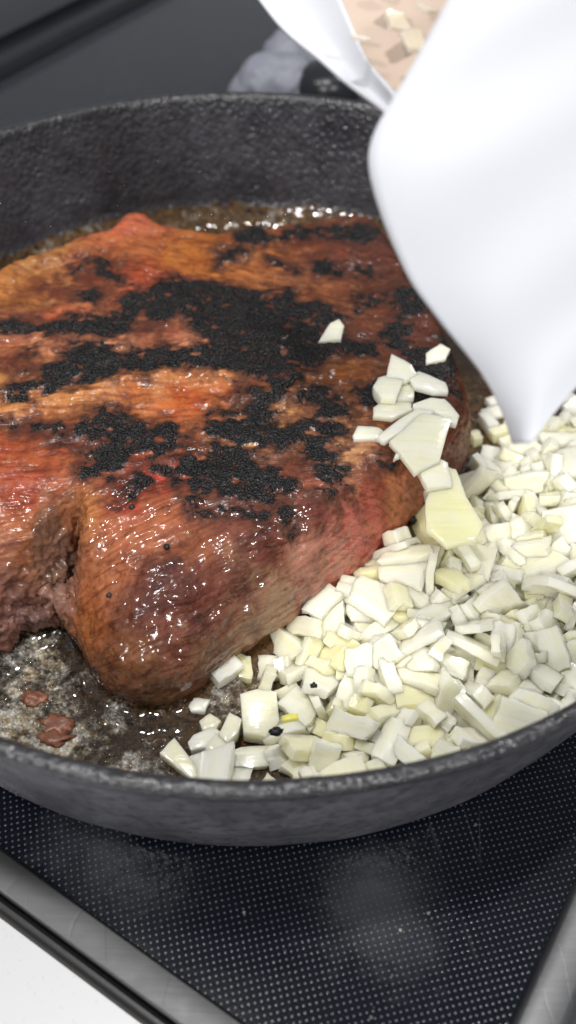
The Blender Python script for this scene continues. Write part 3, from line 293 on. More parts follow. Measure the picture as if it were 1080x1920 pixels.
ONION_LOW = [[3,43.7,141.3,8.8,1.58,1.72,-1.4],[15,24.9,146.3,8.1,-0.32,0.05,-0.1],[22,29.9,169.2,9.7,0.46,0.39,-0.69],[30,80.2,178.2,9.5,0.66,-0.33,0.65],[23,59.2,156.4,11.9,-1.16,-1.88,-1.64],[21,22.9,137.4,12.2,-1.18,-1.88,1.54],[23,-1.6,110.1,7.8,-0.01,0.09,2.43],[4,50.8,146.3,7.9,-0.02,-0.04,0.47],[31,50.2,192.8,8.4,-0.03,-0.09,2.42],[16,40.9,148.0,12.4,0.87,-0.24,2.2],[5,87.8,176.6,12.7,-0.18,0.1,0.52],[14,1.6,137.1,9.2,0.33,2.07,-0.61],[1,47.4,201.5,10.4,1.46,-0.12,3.06],[8,58.9,192.9,8.5,0.76,1.5,-1.82],[2,52.0,139.4,7.6,3.02,-0.04,1.53],[22,34.2,123.1,10.6,-0.16,0.09,-0.17],[23,61.2,187.9,7.6,0.01,-0.04,-3.03],[21,83.4,164.7,10.2,0.33,0.53,-1.72],[36,48.6,147.4,11.0,0.14,0.04,-1.45],[18,46.0,202.1,7.3,0.01,-0.03,-2.85],[3,8.5,153.9,8.5,0.7,0.04,-1.78],[11,55.6,158.0,8.7,0.94,-0.06,0.41],[4,80.8,182.7,7.9,-0.02,-0.04,0.31],[11,56.0,169.7,12.2,2.99,-0.31,1.32],[9,42.1,170.8,7.7,-0.1,3.14,-0.34],[23,51.9,165.6,8.1,-0.12,-2.69,-1.9],[22,73.2,191.6,12.8,0.72,-0.76,-0.75],[36,81.7,195.9,9.1,1.38,-0.03,1.77],[23,72.7,186.9,8.3,-0.54,1.62,-1.0],[38,56.5,164.9,7.9,-0.01,-0.06,-0.42],[16,59.5,181.0,7.9,0.07,0.02,1.32],[17,55.1,126.7,12.3,0.22,-2.74,0.16],[23,75.0,201.6,9.9,0.1,-0.01,1.71],[11,71.1,166.1,8.3,1.6,-0.06,0.13],[36,106.3,217.4,7.7,0.02,-0.03,-0.93],[15,60.0,136.9,7.8,-0.11,0.04,0.91],[10,90.2,203.9,8.0,-0.03,-0.01,0.47],[15,48.0,128.9,10.6,-0.27,-0.05,-2.97],[4,50.2,179.9,9.5,0.38,0.34,2.45],[16,102.3,197.2,14.5,0.86,-0.34,0.15],[25,91.1,148.2,22.6,0.82,0.54,1.48],[28,93.0,189.0,20.3,-0.57,0.28,-1.84],[20,93.6,200.4,18.3,-0.55,-0.19,2.39],[34,86.7,154.1,22.3,0.44,0.04,0.41],[5,58.2,127.8,9.5,-0.0,-0.44,-0.47],[33,86.1,146.4,20.3,0.76,0.03,-1.07],[18,104.6,227.2,11.9,-0.86,3.1,0.6],[23,40.4,150.7,18.3,0.89,-0.57,0.38],[6,108.8,203.6,14.9,-0.5,-0.19,2.62],[11,105.4,189.0,19.0,1.34,-0.19,2.04],[37,98.9,159.0,17.5,-1.21,0.67,1.54],[15,106.5,190.5,15.8,0.22,0.12,-1.21],[24,104.1,179.3,17.2,2.4,-0.08,0.41],[34,101.3,200.7,12.6,1.34,0.76,-1.9],[1,110.6,218.3,14.5,0.61,-0.81,2.9],[3,102.1,194.0,7.9,0.0,0.01,-2.67],[9,102.7,240.8,7.8,0.01,-0.05,-1.02],[10,14.2,166.6,8.1,1.59,0.09,-2.48],[25,76.2,148.0,9.2,0.27,-0.43,0.45],[8,31.4,182.1,7.9,0.03,0.02,-1.34],[13,82.7,192.6,17.8,-0.65,-2.61,0.43],[6,90.3,150.4,14.9,0.54,0.2,0.52],[29,97.9,234.0,11.2,-2.18,2.02,0.14],[11,40.0,158.9,12.1,0.09,-0.08,-1.97],[1,106.8,175.1,18.6,-2.98,0.14,0.29],[30,99.6,173.0,20.0,1.15,0.07,-2.32],[31,68.1,125.8,18.0,-1.03,-2.95,0.66],[8,75.2,194.2,7.9,0.07,3.14,-1.21],[9,98.7,182.2,8.0,-0.01,0.04,2.73],[14,79.1,153.0,7.9,-0.06,-0.01,1.67],[7,63.6,174.1,8.0,-0.01,-0.05,0.62],[36,102.6,202.7,7.7,0.02,-0.01,2.86],[35,112.5,236.8,8.3,-0.33,-0.08,1.44],[14,47.1,161.3,7.8,0.0,-0.05,-0.53],[22,63.5,164.0,7.6,0.01,-0.0,-2.95],[24,74.2,155.7,8.3,0.0,-0.03,0.73],[1,39.1,161.4,8.0,-0.04,-0.06,-0.16],[34,77.7,185.8,11.5,0.14,-0.13,-0.21],[39,110.1,211.3,16.2,2.77,-0.45,-1.48],[22,102.1,209.8,16.6,2.37,0.8,0.87],[20,106.0,228.9,7.8,0.03,-0.02,-2.06],[8,56.5,189.9,9.9,1.36,0.59,-1.16],[14,49.8,174.5,7.8,0.0,-0.05,-3.02],[25,101.1,186.8,9.2,1.6,-0.1,2.24],[29,39.7,154.8,9.0,2.8,0.29,1.12],[14,77.6,190.8,10.4,0.79,0.13,0.23],[19,100.2,218.3,9.3,-0.51,-0.02,1.96],[2,74.5,171.4,8.4,2.63,0.07,-0.09],[23,98.9,197.5,7.5,-3.12,0.01,-1.57],[6,93.3,176.5,18.2,-0.22,-0.01,-0.25],[3,41.6,113.4,13.8,-0.51,-0.1,2.21],[30,101.5,188.8,15.3,2.47,0.26,1.7],[9,90.7,197.8,7.7,3.0,-0.04,-1.09],[25,36.6,109.9,12.1,-0.82,-0.04,0.4],[36,99.4,228.8,10.5,-0.23,-0.21,2.27],[21,66.0,131.8,10.7,0.09,-2.46,-0.66],[17,84.6,190.8,8.0,-1.39,1.65,-0.8],[12,94.0,176.7,9.6,-0.52,0.07,2.15],[10,101.6,177.7,9.3,1.19,0.0,0.84],[29,17.0,107.7,12.3,-0.11,-0.02,1.68],[24,98.4,215.1,11.8,0.47,0.24,-1.41],[28,106.2,198.4,10.8,0.61,0.24,-2.1],[38,98.6,181.9,12.8,1.65,2.31,0.75],[6,87.3,164.9,9.0,0.65,0.25,-0.99],[33,61.1,147.5,9.2,-0.1,0.32,-1.39],[5,93.0,186.4,13.9,0.19,-0.11,0.4],[5,91.3,166.6,14.2,2.14,-0.14,-0.68],[26,92.3,175.6,21.5,0.11,-0.22,-1.13],[0,80.9,146.6,12.2,0.3,0.28,-0.29],[38,97.3,166.2,16.8,1.39,0.8,0.38],[21,109.0,220.2,10.2,0.62,-0.59,2.7],[6,35.2,111.0,14.2,0.81,0.38,-2.91],[32,95.8,184.1,17.1,-1.39,-0.12,0.77],[21,95.1,170.7,16.5,0.15,-0.22,1.61],[27,62.2,128.7,19.1,-0.11,0.65,-1.47],[9,109.6,180.6,17.9,2.2,0.56,-0.52],[38,39.8,117.0,10.1,0.07,-2.14,1.09],[14,81.0,140.7,12.3,-2.26,0.36,1.28],[8,111.8,186.5,14.6,2.21,-0.49,0.82],[0,112.6,210.6,12.4,0.37,-2.83,1.03],[22,93.7,155.0,17.6,-0.88,0.61,0.23],[39,72.8,138.9,9.1,-0.38,0.02,1.0],[5,110.4,223.2,11.4,0.39,-0.82,3.05],[17,79.7,169.6,7.8,-3.14,-0.03,-0.7],[39,103.6,191.4,10.4,0.65,-0.37,0.98],[35,98.8,161.6,14.2,0.87,-0.63,0.57],[9,108.0,212.9,12.0,-2.49,0.52,1.18],[24,35.0,178.7,16.3,-1.51,-0.5,0.84],[3,115.8,220.4,10.6,2.21,-0.08,-1.21],[25,104.5,243.6,11.7,1.85,0.02,-1.6],[29,86.1,163.0,13.5,-0.08,-0.58,2.06],[23,65.1,148.7,12.5,3.0,-0.38,0.76],[17,68.3,195.0,11.2,0.02,0.6,-2.09],[23,106.8,175.4,15.3,0.18,0.1,0.87],[9,47.1,115.3,12.1,-0.75,0.15,0.69],[34,38.7,183.6,8.0,-0.07,-0.02,-2.92],[18,105.2,209.7,11.3,1.18,0.55,2.14],[27,42.0,109.9,17.3,-0.5,2.1,-1.93],[10,82.8,156.9,19.6,1.49,2.49,-0.72],[26,110.6,194.6,10.4,2.54,0.16,1.64],[38,26.1,164.6,13.5,-1.46,0.19,2.73],[14,93.1,163.3,10.2,-0.33,-2.23,0.81],[36,96.9,193.0,16.8,-0.21,0.38,0.28],[12,95.3,206.9,10.8,1.68,0.04,-1.74],[36,89.7,147.3,17.5,0.52,0.23,-0.28],[8,59.9,165.9,14.9,1.81,-0.44,-1.62],[17,71.3,129.5,14.9,1.23,0.64,-0.37],[38,87.7,206.6,10.7,0.09,0.56,2.26],[28,89.0,151.4,10.8,0.74,0.02,-2.28],[10,96.6,168.6,9.4,-1.94,0.08,1.15],[39,52.3,183.2,14.4,-0.74,0.62,-2.46],[10,44.3,137.5,8.9,-1.07,-1.74,-0.29],[14,81.5,158.3,9.5,0.41,0.51,-0.02],[36,88.5,159.2,21.1,-0.79,0.13,2.96],[25,85.8,195.4,8.4,1.63,0.09,-1.08],[23,61.4,174.7,11.2,0.08,-0.11,-1.23],[10,53.2,196.0,9.5,0.77,-2.72,-0.61],[5,104.4,177.7,13.0,-0.09,-0.04,-1.83],[24,116.4,207.6,14.6,-0.19,0.58,-0.25],[4,81.9,136.4,19.1,1.35,-2.49,0.81],[16,82.8,142.7,21.2,-1.6,-0.85,0.48],[15,92.3,162.0,19.7,1.06,-0.08,2.87],[21,47.1,113.9,17.1,-0.68,0.26,-2.7],[9,26.1,110.2,11.3,-0.06,2.49,2.11],[14,101.8,206.6,15.5,1.98,-0.33,-0.06],[12,114.3,200.7,16.7,-2.94,-0.32,1.07],[23,99.7,200.4,17.7,1.7,0.02,-2.47],[23,98.3,176.3,15.0,-0.51,-0.23,1.0],[28,87.3,182.7,9.3,0.28,0.44,-1.64],[6,94.2,216.5,9.4,1.67,0.33,1.61],[16,71.0,152.4,12.2,-0.78,-0.61,0.58],[32,98.6,226.3,15.5,0.23,1.29,1.6],[27,104.6,216.9,15.3,-0.58,0.58,-1.02],[17,71.6,199.1,10.5,0.01,-3.04,0.25],[27,89.3,183.7,18.8,-0.84,-0.0,-2.41],[36,56.1,118.7,16.6,-0.79,-0.36,-2.2],[30,101.6,218.9,14.7,0.84,0.09,1.33],[34,90.2,168.9,8.3,-1.54,-0.22,-0.38],[3,22.8,141.1,8.0,-1.51,2.98,-0.14],[24,87.0,158.5,9.9,-1.25,-2.26,0.96],[13,30.7,112.8,10.7,-0.55,3.11,0.61],[22,6.2,107.9,8.5,-0.22,0.15,0.57],[35,35.1,159.7,10.1,-0.07,0.62,-2.18],[38,66.5,140.7,8.6,-2.18,1.54,0.01],[18,69.9,159.6,11.5,-0.21,-0.16,1.76],[29,54.6,201.1,7.5,-0.01,-0.01,-1.86],[24,74.6,181.7,11.4,-1.18,-0.15,2.83],[37,93.8,190.0,11.2,0.03,-0.16,1.96],[27,62.6,133.2,9.5,-0.69,-0.1,-2.27],[8,55.3,183.7,9.4,-0.86,0.08,1.33],[21,78.0,161.3,7.6,-0.0,-0.07,-0.56],[23,26.3,151.5,8.5,-0.84,-0.02,-0.82],[0,75.2,151.5,11.3,-0.92,-0.22,0.63],[6,98.0,171.0,13.5,-0.09,-0.22,2.61],[23,36.6,178.8,7.6,0.01,-0.04,-2.98],[1,87.6,174.5,9.4,0.32,0.38,2.63],[34,88.7,214.4,8.0,-0.01,-0.04,1.95],[34,72.6,162.5,9.2,1.59,2.54,0.16],[8,60.5,169.1,9.8,0.66,0.45,-1.61],[12,110.8,206.8,9.9,-0.02,-0.4,-0.61],[37,84.5,153.9,9.6,2.18,0.13,-2.31],[32,37.5,187.9,7.9,0.01,-0.02,0.16],[35,107.6,234.4,9.9,0.36,0.32,2.2],[34,102.7,232.4,9.7,1.66,-0.49,-0.88],[6,51.3,119.1,14.9,0.19,0.12,1.31],[20,19.9,109.9,8.7,0.39,-0.03,-2.87],[38,97.1,194.3,11.4,-1.2,0.52,-0.86],[34,105.4,254.2,8.1,1.53,0.02,1.79],[31,63.4,134.3,14.0,-1.28,-2.43,-0.75],[0,88.6,195.0,13.8,1.27,-0.06,2.83],[3,76.6,198.1,11.0,0.9,0.45,0.03],[30,98.2,207.1,11.2,1.64,0.7,-1.68],[2,23.9,105.8,14.0,1.29,-0.66,1.76],[35,88.6,161.9,15.3,-0.31,-0.56,2.5],[38,91.5,209.2,10.9,1.45,0.86,1.78],[22,105.2,186.5,12.0,0.35,-0.07,1.5],[3,77.7,162.5,11.5,-2.05,0.23,1.28],[14,65.5,192.3,13.4,-0.2,0.26,-2.23],[9,83.3,145.5,15.2,0.07,-0.31,2.89],[13,91.7,198.9,10.9,0.16,-0.05,2.64],[5,94.5,221.5,14.1,0.29,0.03,-0.04],[6,71.3,148.5,16.0,0.38,-0.49,-0.19],[37,105.9,169.0,18.2,0.85,-2.0,1.67],[19,114.3,237.3,11.7,3.06,0.03,-1.22],[34,106.5,183.2,15.2,0.73,0.34,-0.08],[35,87.2,152.5,12.9,0.72,0.01,-2.39],[35,83.2,153.7,14.0,0.66,0.02,-2.07],[38,66.2,127.5,13.7,-0.0,0.04,-1.01],[14,69.8,156.9,7.8,0.0,-0.05,1.08],[39,90.6,158.8,16.0,0.63,0.34,0.03],[23,107.3,193.8,12.5,-2.27,0.88,-0.19],[8,21.5,167.6,9.0,1.63,0.01,0.05],[21,113.4,226.1,10.6,2.09,-0.09,-1.13],[10,57.8,153.7,8.0,-0.03,-0.01,-2.79],[8,102.3,206.0,10.7,-0.11,0.09,0.04],[2,33.8,147.9,7.5,0.02,0.07,-1.03],[1,79.8,187.3,8.0,-0.04,-0.06,0.32],[18,113.1,215.6,14.8,1.13,0.19,0.15],[3,50.6,125.5,8.7,0.19,-0.11,-0.01],[28,90.5,188.6,7.8,0.08,-0.02,0.88],[17,28.7,133.2,8.5,1.55,-0.21,-0.03],[17,94.6,165.7,20.0,-0.63,0.42,2.57],[16,106.6,244.7,7.9,0.0,-0.01,1.92],[0,30.0,110.8,14.8,-0.85,0.0,0.68],[18,103.4,169.7,14.9,-0.18,0.12,-2.08],[31,82.3,184.6,16.0,0.5,-0.18,-2.6],[39,54.9,166.1,14.7,-0.31,0.13,2.72],[27,49.6,188.0,9.8,1.47,-2.35,-0.39],[7,87.9,221.2,11.7,-2.43,1.28,0.67],[22,26.9,178.3,9.0,-1.97,0.21,-0.86],[17,27.9,123.6,7.8,-0.04,-0.07,0.38],[14,52.3,135.0,10.8,-2.15,0.38,-2.05],[28,33.9,143.5,9.9,-0.03,-0.13,2.55],[8,55.3,157.8,14.9,1.5,-0.85,1.64],[3,64.5,136.4,17.4,-0.38,-0.01,-1.13],[36,79.9,152.2,19.4,-0.7,0.66,1.72],[1,69.2,138.2,11.6,-0.42,-0.32,0.59],[20,50.0,153.4,14.6,-0.54,-2.57,1.32],[26,43.1,149.6,7.5,0.02,-0.03,-2.67],[22,46.7,159.1,10.8,-0.02,0.2,-2.39],[33,35.5,146.0,12.5,-0.44,-0.2,-1.27],[33,78.2,173.0,13.2,1.02,0.0,-0.22],[21,28.6,168.4,12.5,0.44,-0.34,0.59],[10,53.5,192.6,13.3,-0.56,0.81,2.76],[4,28.9,125.2,12.3,-1.59,-0.01,1.35],[24,49.5,139.4,10.4,1.75,0.3,-2.13],[12,69.9,179.2,9.6,-0.08,-0.37,-2.09],[27,46.4,132.1,7.8,-0.03,-0.0,1.34],[3,80.5,193.9,15.3,-0.15,0.78,-1.01],[29,43.1,166.1,11.7,1.97,0.33,-1.09],[35,84.1,170.9,16.6,0.59,-0.81,0.63],[22,98.2,239.7,10.5,1.28,-0.67,-0.45],[24,32.9,164.2,9.6,0.55,0.52,-2.5],[7,22.8,157.4,9.7,-0.43,-0.4,2.75],[32,12.6,158.6,12.5,-1.7,-0.37,0.76],[23,49.1,132.0,13.7,0.61,-2.24,0.53],[6,59.1,123.3,14.8,-0.26,-0.82,1.99],[6,41.4,119.9,10.2,0.63,0.9,1.93],[23,45.4,190.1,7.6,0.01,-0.04,1.27],[23,56.9,163.7,11.2,0.17,0.01,-1.26],[4,88.2,188.2,17.7,-0.55,0.17,-2.34],[14,53.3,187.2,12.5,0.78,0.43,0.51],[2,7.5,147.1,7.4,0.04,-0.02,2.2],[39,85.6,191.0,13.8,0.85,0.24,-2.28],[0,41.5,172.3,12.1,1.69,-0.23,0.79],[29,70.4,134.0,12.8,-0.59,0.7,-1.5],[1,24.8,127.5,9.2,1.51,0.49,0.85],[29,29.3,139.2,8.7,0.34,0.09,-2.22],[30,43.3,196.0,7.3,-0.02,-0.0,0.38],[36,79.4,216.7,7.6,0.01,-0.03,-1.85],[27,74.3,219.7,9.0,0.54,-0.08,-1.71],[19,87.7,177.5,15.4,-0.15,-0.2,-0.78],[29,30.4,155.5,9.2,-0.7,-0.12,1.9],[23,18.1,143.4,7.6,0.01,-0.04,-2.36],[9,92.9,238.5,8.6,-1.61,0.07,-0.37],[14,57.9,142.8,14.4,0.33,-0.17,0.17],[16,17.7,136.8,7.8,0.01,-0.01,2.25],[30,43.2,156.5,13.7,-1.67,-0.15,1.42],[15,53.1,170.5,8.9,-2.72,0.29,0.05],[10,70.5,184.1,12.3,1.8,0.26,1.15],[5,86.1,226.1,7.4,0.0,-0.01,-3.0],[17,68.5,189.0,12.0,-0.34,0.15,-0.33],[38,28.4,154.5,11.3,-0.38,0.57,3.09],[32,56.5,175.7,10.6,-0.06,-1.27,1.38],[17,62.7,153.4,12.8,-1.01,-1.21,1.04],[37,76.3,177.6,13.5,-0.83,-0.64,2.43],[34,64.3,139.4,13.6,-1.77,0.02,2.52],[32,98.9,245.7,10.3,-1.71,1.03,0.19],[7,9.1,109.7,11.3,-0.22,0.14,0.45],[31,61.4,217.1,8.4,-0.01,-0.06,2.82],[1,53.5,152.6,12.7,-0.87,0.68,1.49],[6,83.5,156.6,16.1,-0.53,0.46,1.67],[38,17.7,170.7,8.6,0.87,-1.39,-1.6],[4,35.0,173.5,8.9,0.53,0.04,0.05],[35,47.1,176.2,11.6,-0.54,-0.3,1.58],[13,73.1,144.2,11.9,1.0,-0.28,1.59],[8,77.8,141.8,10.7,-2.16,0.33,1.3],[31,86.2,234.8,8.4,1.39,-1.82,-1.17],[14,75.7,214.9,12.3,2.02,-2.12,-0.41],[0,26.3,163.4,8.7,1.65,-0.16,-1.33],[9,68.9,146.0,8.9,0.77,-0.15,-0.77],[28,81.2,161.9,16.5,0.25,-1.06,0.03],[33,70.6,199.7,7.5,-0.01,-0.03,-2.34],[4,36.1,131.9,10.6,-0.03,-0.09,-2.34],[38,49.3,154.4,8.8,-1.52,0.03,-1.15],[13,19.1,129.0,7.9,-0.01,-0.04,-2.11],[15,43.7,124.5,8.1,0.21,-0.01,2.63],[28,85.6,212.1,8.3,-1.6,0.01,-0.95],[34,49.0,160.0,14.7,-0.35,0.06,3.02],[29,23.1,174.0,9.4,0.87,-3.14,-0.24],[30,69.4,155.6,16.0,0.25,-0.25,0.57],[34,38.4,178.3,12.0,1.63,0.49,1.62],[33,92.7,203.2,16.1,0.6,0.16,-0.76],[35,79.7,203.6,7.4,-0.01,-0.02,1.4],[27,75.9,232.0,7.7,-0.02,-0.01,1.54],[35,91.8,219.1,9.6,-1.46,-0.3,1.56],[6,58.3,136.3,11.1,-0.31,-0.46,-0.12],[23,72.4,212.3,8.2,1.61,-1.32,1.29],[7,64.0,162.5,10.8,0.02,0.0,-0.11],[39,51.9,162.3,11.1,0.53,1.03,1.31]]
MAT_NEAR = [[[28.09,182.48,179.59],[34.47,181.25,180.27],[40.65,179.62,181.07],[46.69,177.96,181.88],[52.79,176.98,182.46],[59.09,176.8,182.8],[65.41,176.81,183.06],[71.61,176.54,183.41],[77.89,176.53,183.69]],[[26.31,181.12,176.24],[32.96,179.86,176.91],[39.35,177.98,177.77],[45.71,176.53,178.49],[52.19,175.93,178.92],[58.75,175.74,179.21],[65.22,175.39,179.55],[71.6,174.93,179.92],[78.27,175.21,180.05]],[[24.53,179.71,172.82],[31.4,178.17,173.55],[38.07,176.38,174.39],[44.79,175.33,174.94],[51.58,174.86,175.28],[58.32,174.37,175.63],[64.95,173.72,176.04],[71.64,173.38,176.33],[78.64,173.82,176.34]],[[22.74,178.22,169.34],[29.81,176.4,170.17],[36.82,174.97,170.85],[43.85,174.19,171.27],[50.86,173.54,171.64],[57.73,172.69,172.09],[64.59,172.01,172.46],[71.68,172.03,172.57],[78.9,172.34,172.58]],[[20.91,176.67,165.79],[28.23,174.79,166.64],[35.55,173.72,167.14],[42.84,172.9,167.55],[50.0,171.88,168.03],[57.07,170.87,168.52],[64.28,170.48,168.74],[71.74,170.78,168.68],[79.08,170.79,168.75]],[[18.96,175.08,162.23],[26.59,173.39,162.96],[34.21,172.42,163.4],[41.69,171.29,163.9],[49.03,169.99,164.46],[56.41,169.15,164.83],[64.01,169.11,164.86],[71.75,169.41,164.73],[79.26,169.15,164.85]],[[16.9,173.43,158.64],[24.8,172.07,159.21],[32.61,170.88,159.71],[40.23,169.4,160.34],[47.79,168.14,160.87],[55.49,167.66,161.04],[63.37,167.76,160.94],[71.22,167.78,160.88],[78.94,167.47,160.97]],[[14.72,171.74,155.03],[22.86,170.59,155.48],[30.82,169.03,156.11],[38.63,167.43,156.78],[46.47,166.47,157.14],[54.48,166.25,157.13],[62.52,166.19,157.04],[70.44,165.83,157.11],[78.45,165.72,157.04]],[[12.51,169.98,151.37],[20.85,168.77,151.8],[28.99,166.97,152.55],[37.05,165.58,153.09],[45.19,164.96,153.22],[53.41,164.72,153.17],[61.54,164.29,153.22],[69.59,163.74,153.32],[77.94,163.9,153.06]],[[11.33,168.05,147.36],[19.65,166.59,147.98],[27.78,164.9,148.72],[35.92,163.89,149.09],[44.1,163.42,149.17],[52.23,162.89,149.28],[60.26,162.19,149.5],[68.35,161.78,149.55],[76.74,162.08,149.21]],[[12.44,166.03,143.17],[20.4,164.34,143.99],[28.25,163.0,144.62],[36.12,162.27,144.9],[43.96,161.64,145.13],[51.67,160.78,145.47],[59.37,160.09,145.73],[67.28,160.03,145.62],[75.31,160.22,145.36]],[[14.25,164.02,139.03],[21.77,162.28,139.95],[29.27,161.3,140.41],[36.73,160.54,140.75],[44.07,159.56,141.21],[51.32,158.58,141.68],[58.71,158.16,141.8],[66.32,158.38,141.54],[73.83,158.3,141.46]],[[16.39,161.99,134.93],[23.38,160.47,135.81],[30.37,159.61,136.28],[37.24,158.57,136.86],[43.97,157.37,137.54],[50.74,156.58,137.96],[57.71,156.51,137.92],[64.8,156.75,137.68],[71.68,156.45,137.79]],[[18.93,159.97,130.9],[25.35,158.77,131.65],[31.7,157.72,132.3],[37.9,156.39,133.14],[44.04,155.24,133.85],[50.33,154.8,134.09],[56.77,154.88,133.98],[63.18,154.86,133.93],[69.46,154.54,134.09]],[[21.55,157.89,126.85],[27.34,156.91,127.53],[32.98,155.56,128.48],[38.5,154.15,129.46],[44.09,153.31,130.04],[49.83,153.15,130.14],[55.58,153.08,130.18],[61.24,152.75,130.41],[66.97,152.65,130.46]],[[25.18,156.09,123.31],[30.12,155.05,124.06],[34.86,153.48,125.19],[39.6,152.28,126.05],[44.47,151.75,126.41],[49.39,151.55,126.54],[54.25,151.17,126.8],[59.03,150.66,127.15],[64.06,150.81,127.02]],[[28.87,154.23,119.73],[32.89,152.95,120.68],[36.8,151.51,121.75],[40.78,150.62,122.41],[44.84,150.15,122.74],[48.86,149.66,123.09],[52.83,149.06,123.51],[56.86,148.73,123.73],[61.1,148.93,123.54]],[[32.76,152.4,116.23],[35.86,150.95,117.3],[38.97,149.74,118.18],[42.13,148.96,118.73],[45.3,148.29,119.18],[48.43,147.57,119.68],[51.59,147.02,120.04],[54.88,146.9,120.06],[58.24,146.96,119.92]],[[36.71,150.52,112.7],[38.91,149.08,113.76],[41.18,148.01,114.51],[43.46,147.13,115.11],[45.73,146.25,115.7],[48.0,145.49,116.2],[50.37,145.1,116.39],[52.87,145.05,116.29],[55.33,144.93,116.26]],[[40.05,148.32,108.65],[41.47,147.02,109.68],[42.93,145.95,110.5],[44.39,144.95,111.26],[45.84,144.04,111.95],[47.38,143.4,112.4],[49.01,143.13,112.53],[50.71,143.04,112.49],[52.38,142.85,112.54]],[[43.02,145.95,104.36],[43.69,144.75,105.4],[44.37,143.64,106.37],[45.07,142.61,107.25],[45.82,141.8,107.94],[46.65,141.27,108.38],[47.57,141.0,108.57],[48.52,140.83,108.66],[49.47,140.7,108.73]],[[45.18,143.29,99.64],[45.23,142.13,100.8],[45.31,141.04,101.88],[45.43,140.12,102.8],[45.61,139.39,103.54],[45.86,138.88,104.05],[46.17,138.58,104.37],[46.53,138.43,104.54],[46.92,138.37,104.63]]]
MAT_FAR = [[[-24.09,248.18,155.71],[-19.24,247.65,156.09],[-14.38,246.38,156.72],[-9.53,243.91,157.74],[-4.76,240.23,159.15],[-0.13,235.81,160.81]],[[-20.75,243.01,154.01],[-16.28,242.64,154.37],[-11.8,241.54,154.98],[-7.33,239.26,156.0],[-2.94,235.78,157.42],[1.32,231.56,159.09]],[[-17.47,237.89,152.35],[-13.38,237.68,152.69],[-9.27,236.75,153.28],[-5.17,234.65,154.3],[-1.15,231.37,155.73],[2.75,227.35,157.41]],[[-14.25,232.82,150.75],[-10.46,232.8,151.07],[-6.65,232.07,151.66],[-2.87,230.18,152.67],[0.85,227.12,154.12],[4.44,223.34,155.82]],[[-11.09,227.81,149.19],[-7.59,227.98,149.49],[-4.08,227.44,150.07],[-0.6,225.75,151.09],[2.81,222.91,152.55],[6.11,219.35,154.27]],[[-7.99,222.85,147.68],[-4.8,223.18,147.95],[-1.61,222.82,148.51],[1.55,221.32,149.52],[4.64,218.68,150.98],[7.62,215.33,152.71]],[[-4.6,218.17,146.5],[-1.79,218.62,146.68],[1.02,218.38,147.16],[3.8,217.01,148.1],[6.5,214.52,149.5],[9.1,211.33,151.18]],[[-0.74,213.89,145.8],[1.63,214.41,145.81],[4.0,214.25,146.11],[6.32,212.98,146.89],[8.56,210.6,148.15],[10.72,207.53,149.69]],[[2.98,209.61,145.06],[4.96,210.12,144.97],[6.93,209.96,145.17],[8.84,208.69,145.87],[10.68,206.33,147.05],[12.42,203.29,148.53]],[[6.35,205.21,144.1],[8.06,205.61,144.06],[9.75,205.33,144.33],[11.37,203.97,145.1],[12.9,201.53,146.36],[14.33,198.41,147.93]],[[9.94,200.81,143.6],[11.41,201.0,143.66],[12.83,200.52,144.04],[14.18,198.97,144.92],[15.41,196.34,146.31],[16.55,193.04,148.0]],[[13.49,196.16,143.42],[14.63,196.25,143.44],[15.71,195.68,143.78],[16.7,194.04,144.64],[17.57,191.34,146.01],[18.34,187.98,147.69]],[[16.79,190.5,143.73],[17.57,190.71,143.57],[18.29,190.27,143.74],[18.9,188.77,144.43],[19.39,186.22,145.65],[19.79,183.02,147.19]],[[19.42,183.59,144.21],[19.9,184.06,143.88],[20.32,183.89,143.88],[20.61,182.68,144.41],[20.78,180.43,145.49],[20.86,177.54,146.89]]]
MAT_BED = [[[-1.3,236.87,160.41],[6.99,234.41,161.58],[15.05,231.35,162.93],[22.77,227.26,164.61],[30.02,221.97,166.67],[36.7,215.63,169.04],[42.8,208.69,171.59]],[[1.02,230.84,157.97],[8.51,228.61,159.03],[15.8,225.79,160.29],[22.78,221.96,161.89],[29.34,216.95,163.89],[35.39,210.92,166.22],[40.91,204.29,168.74]],[[3.42,224.96,155.63],[10.1,222.94,156.58],[16.61,220.34,157.73],[22.85,216.75,159.23],[28.71,212.0,161.16],[34.11,206.26,163.44],[39.04,199.93,165.92]],[[5.8,219.17,153.37],[11.68,217.4,154.17],[17.4,215.07,155.19],[22.89,211.77,156.59],[28.04,207.33,158.42],[32.79,201.91,160.62],[37.12,195.92,163.04]],[[7.98,213.36,151.12],[13.06,211.95,151.76],[18.01,209.99,152.63],[22.77,207.07,153.89],[27.23,203.03,155.6],[31.34,198.04,157.7],[35.11,192.49,160.02]],[[10.47,207.26,149.3],[14.78,206.23,149.69],[19.01,204.66,150.31],[23.06,202.15,151.34],[26.86,198.55,152.83],[30.36,194.0,154.74],[33.58,188.92,156.89]],[[12.98,201.15,147.66],[16.52,200.51,147.77],[20.0,199.34,148.12],[23.32,197.25,148.89],[26.43,194.08,150.16],[29.29,190.0,151.84],[31.91,185.39,153.78]],[[16.3,194.23,147.34],[18.87,194.14,146.97],[21.39,193.52,146.85],[23.79,192.0,147.16],[26.01,189.42,147.98],[28.04,185.95,149.24],[29.89,181.95,150.77]],[[18.53,186.44,146.88],[20.29,187.07,146.08],[22.02,187.17,145.52],[23.64,186.38,145.42],[25.11,184.55,145.83],[26.43,181.84,146.7],[27.62,178.62,147.84]],[[20.46,178.63,146.52],[21.45,180.0,145.28],[22.4,180.85,144.3],[23.25,180.81,143.77],[23.96,179.76,143.78],[24.55,177.83,144.26],[25.05,175.41,145.02]]]
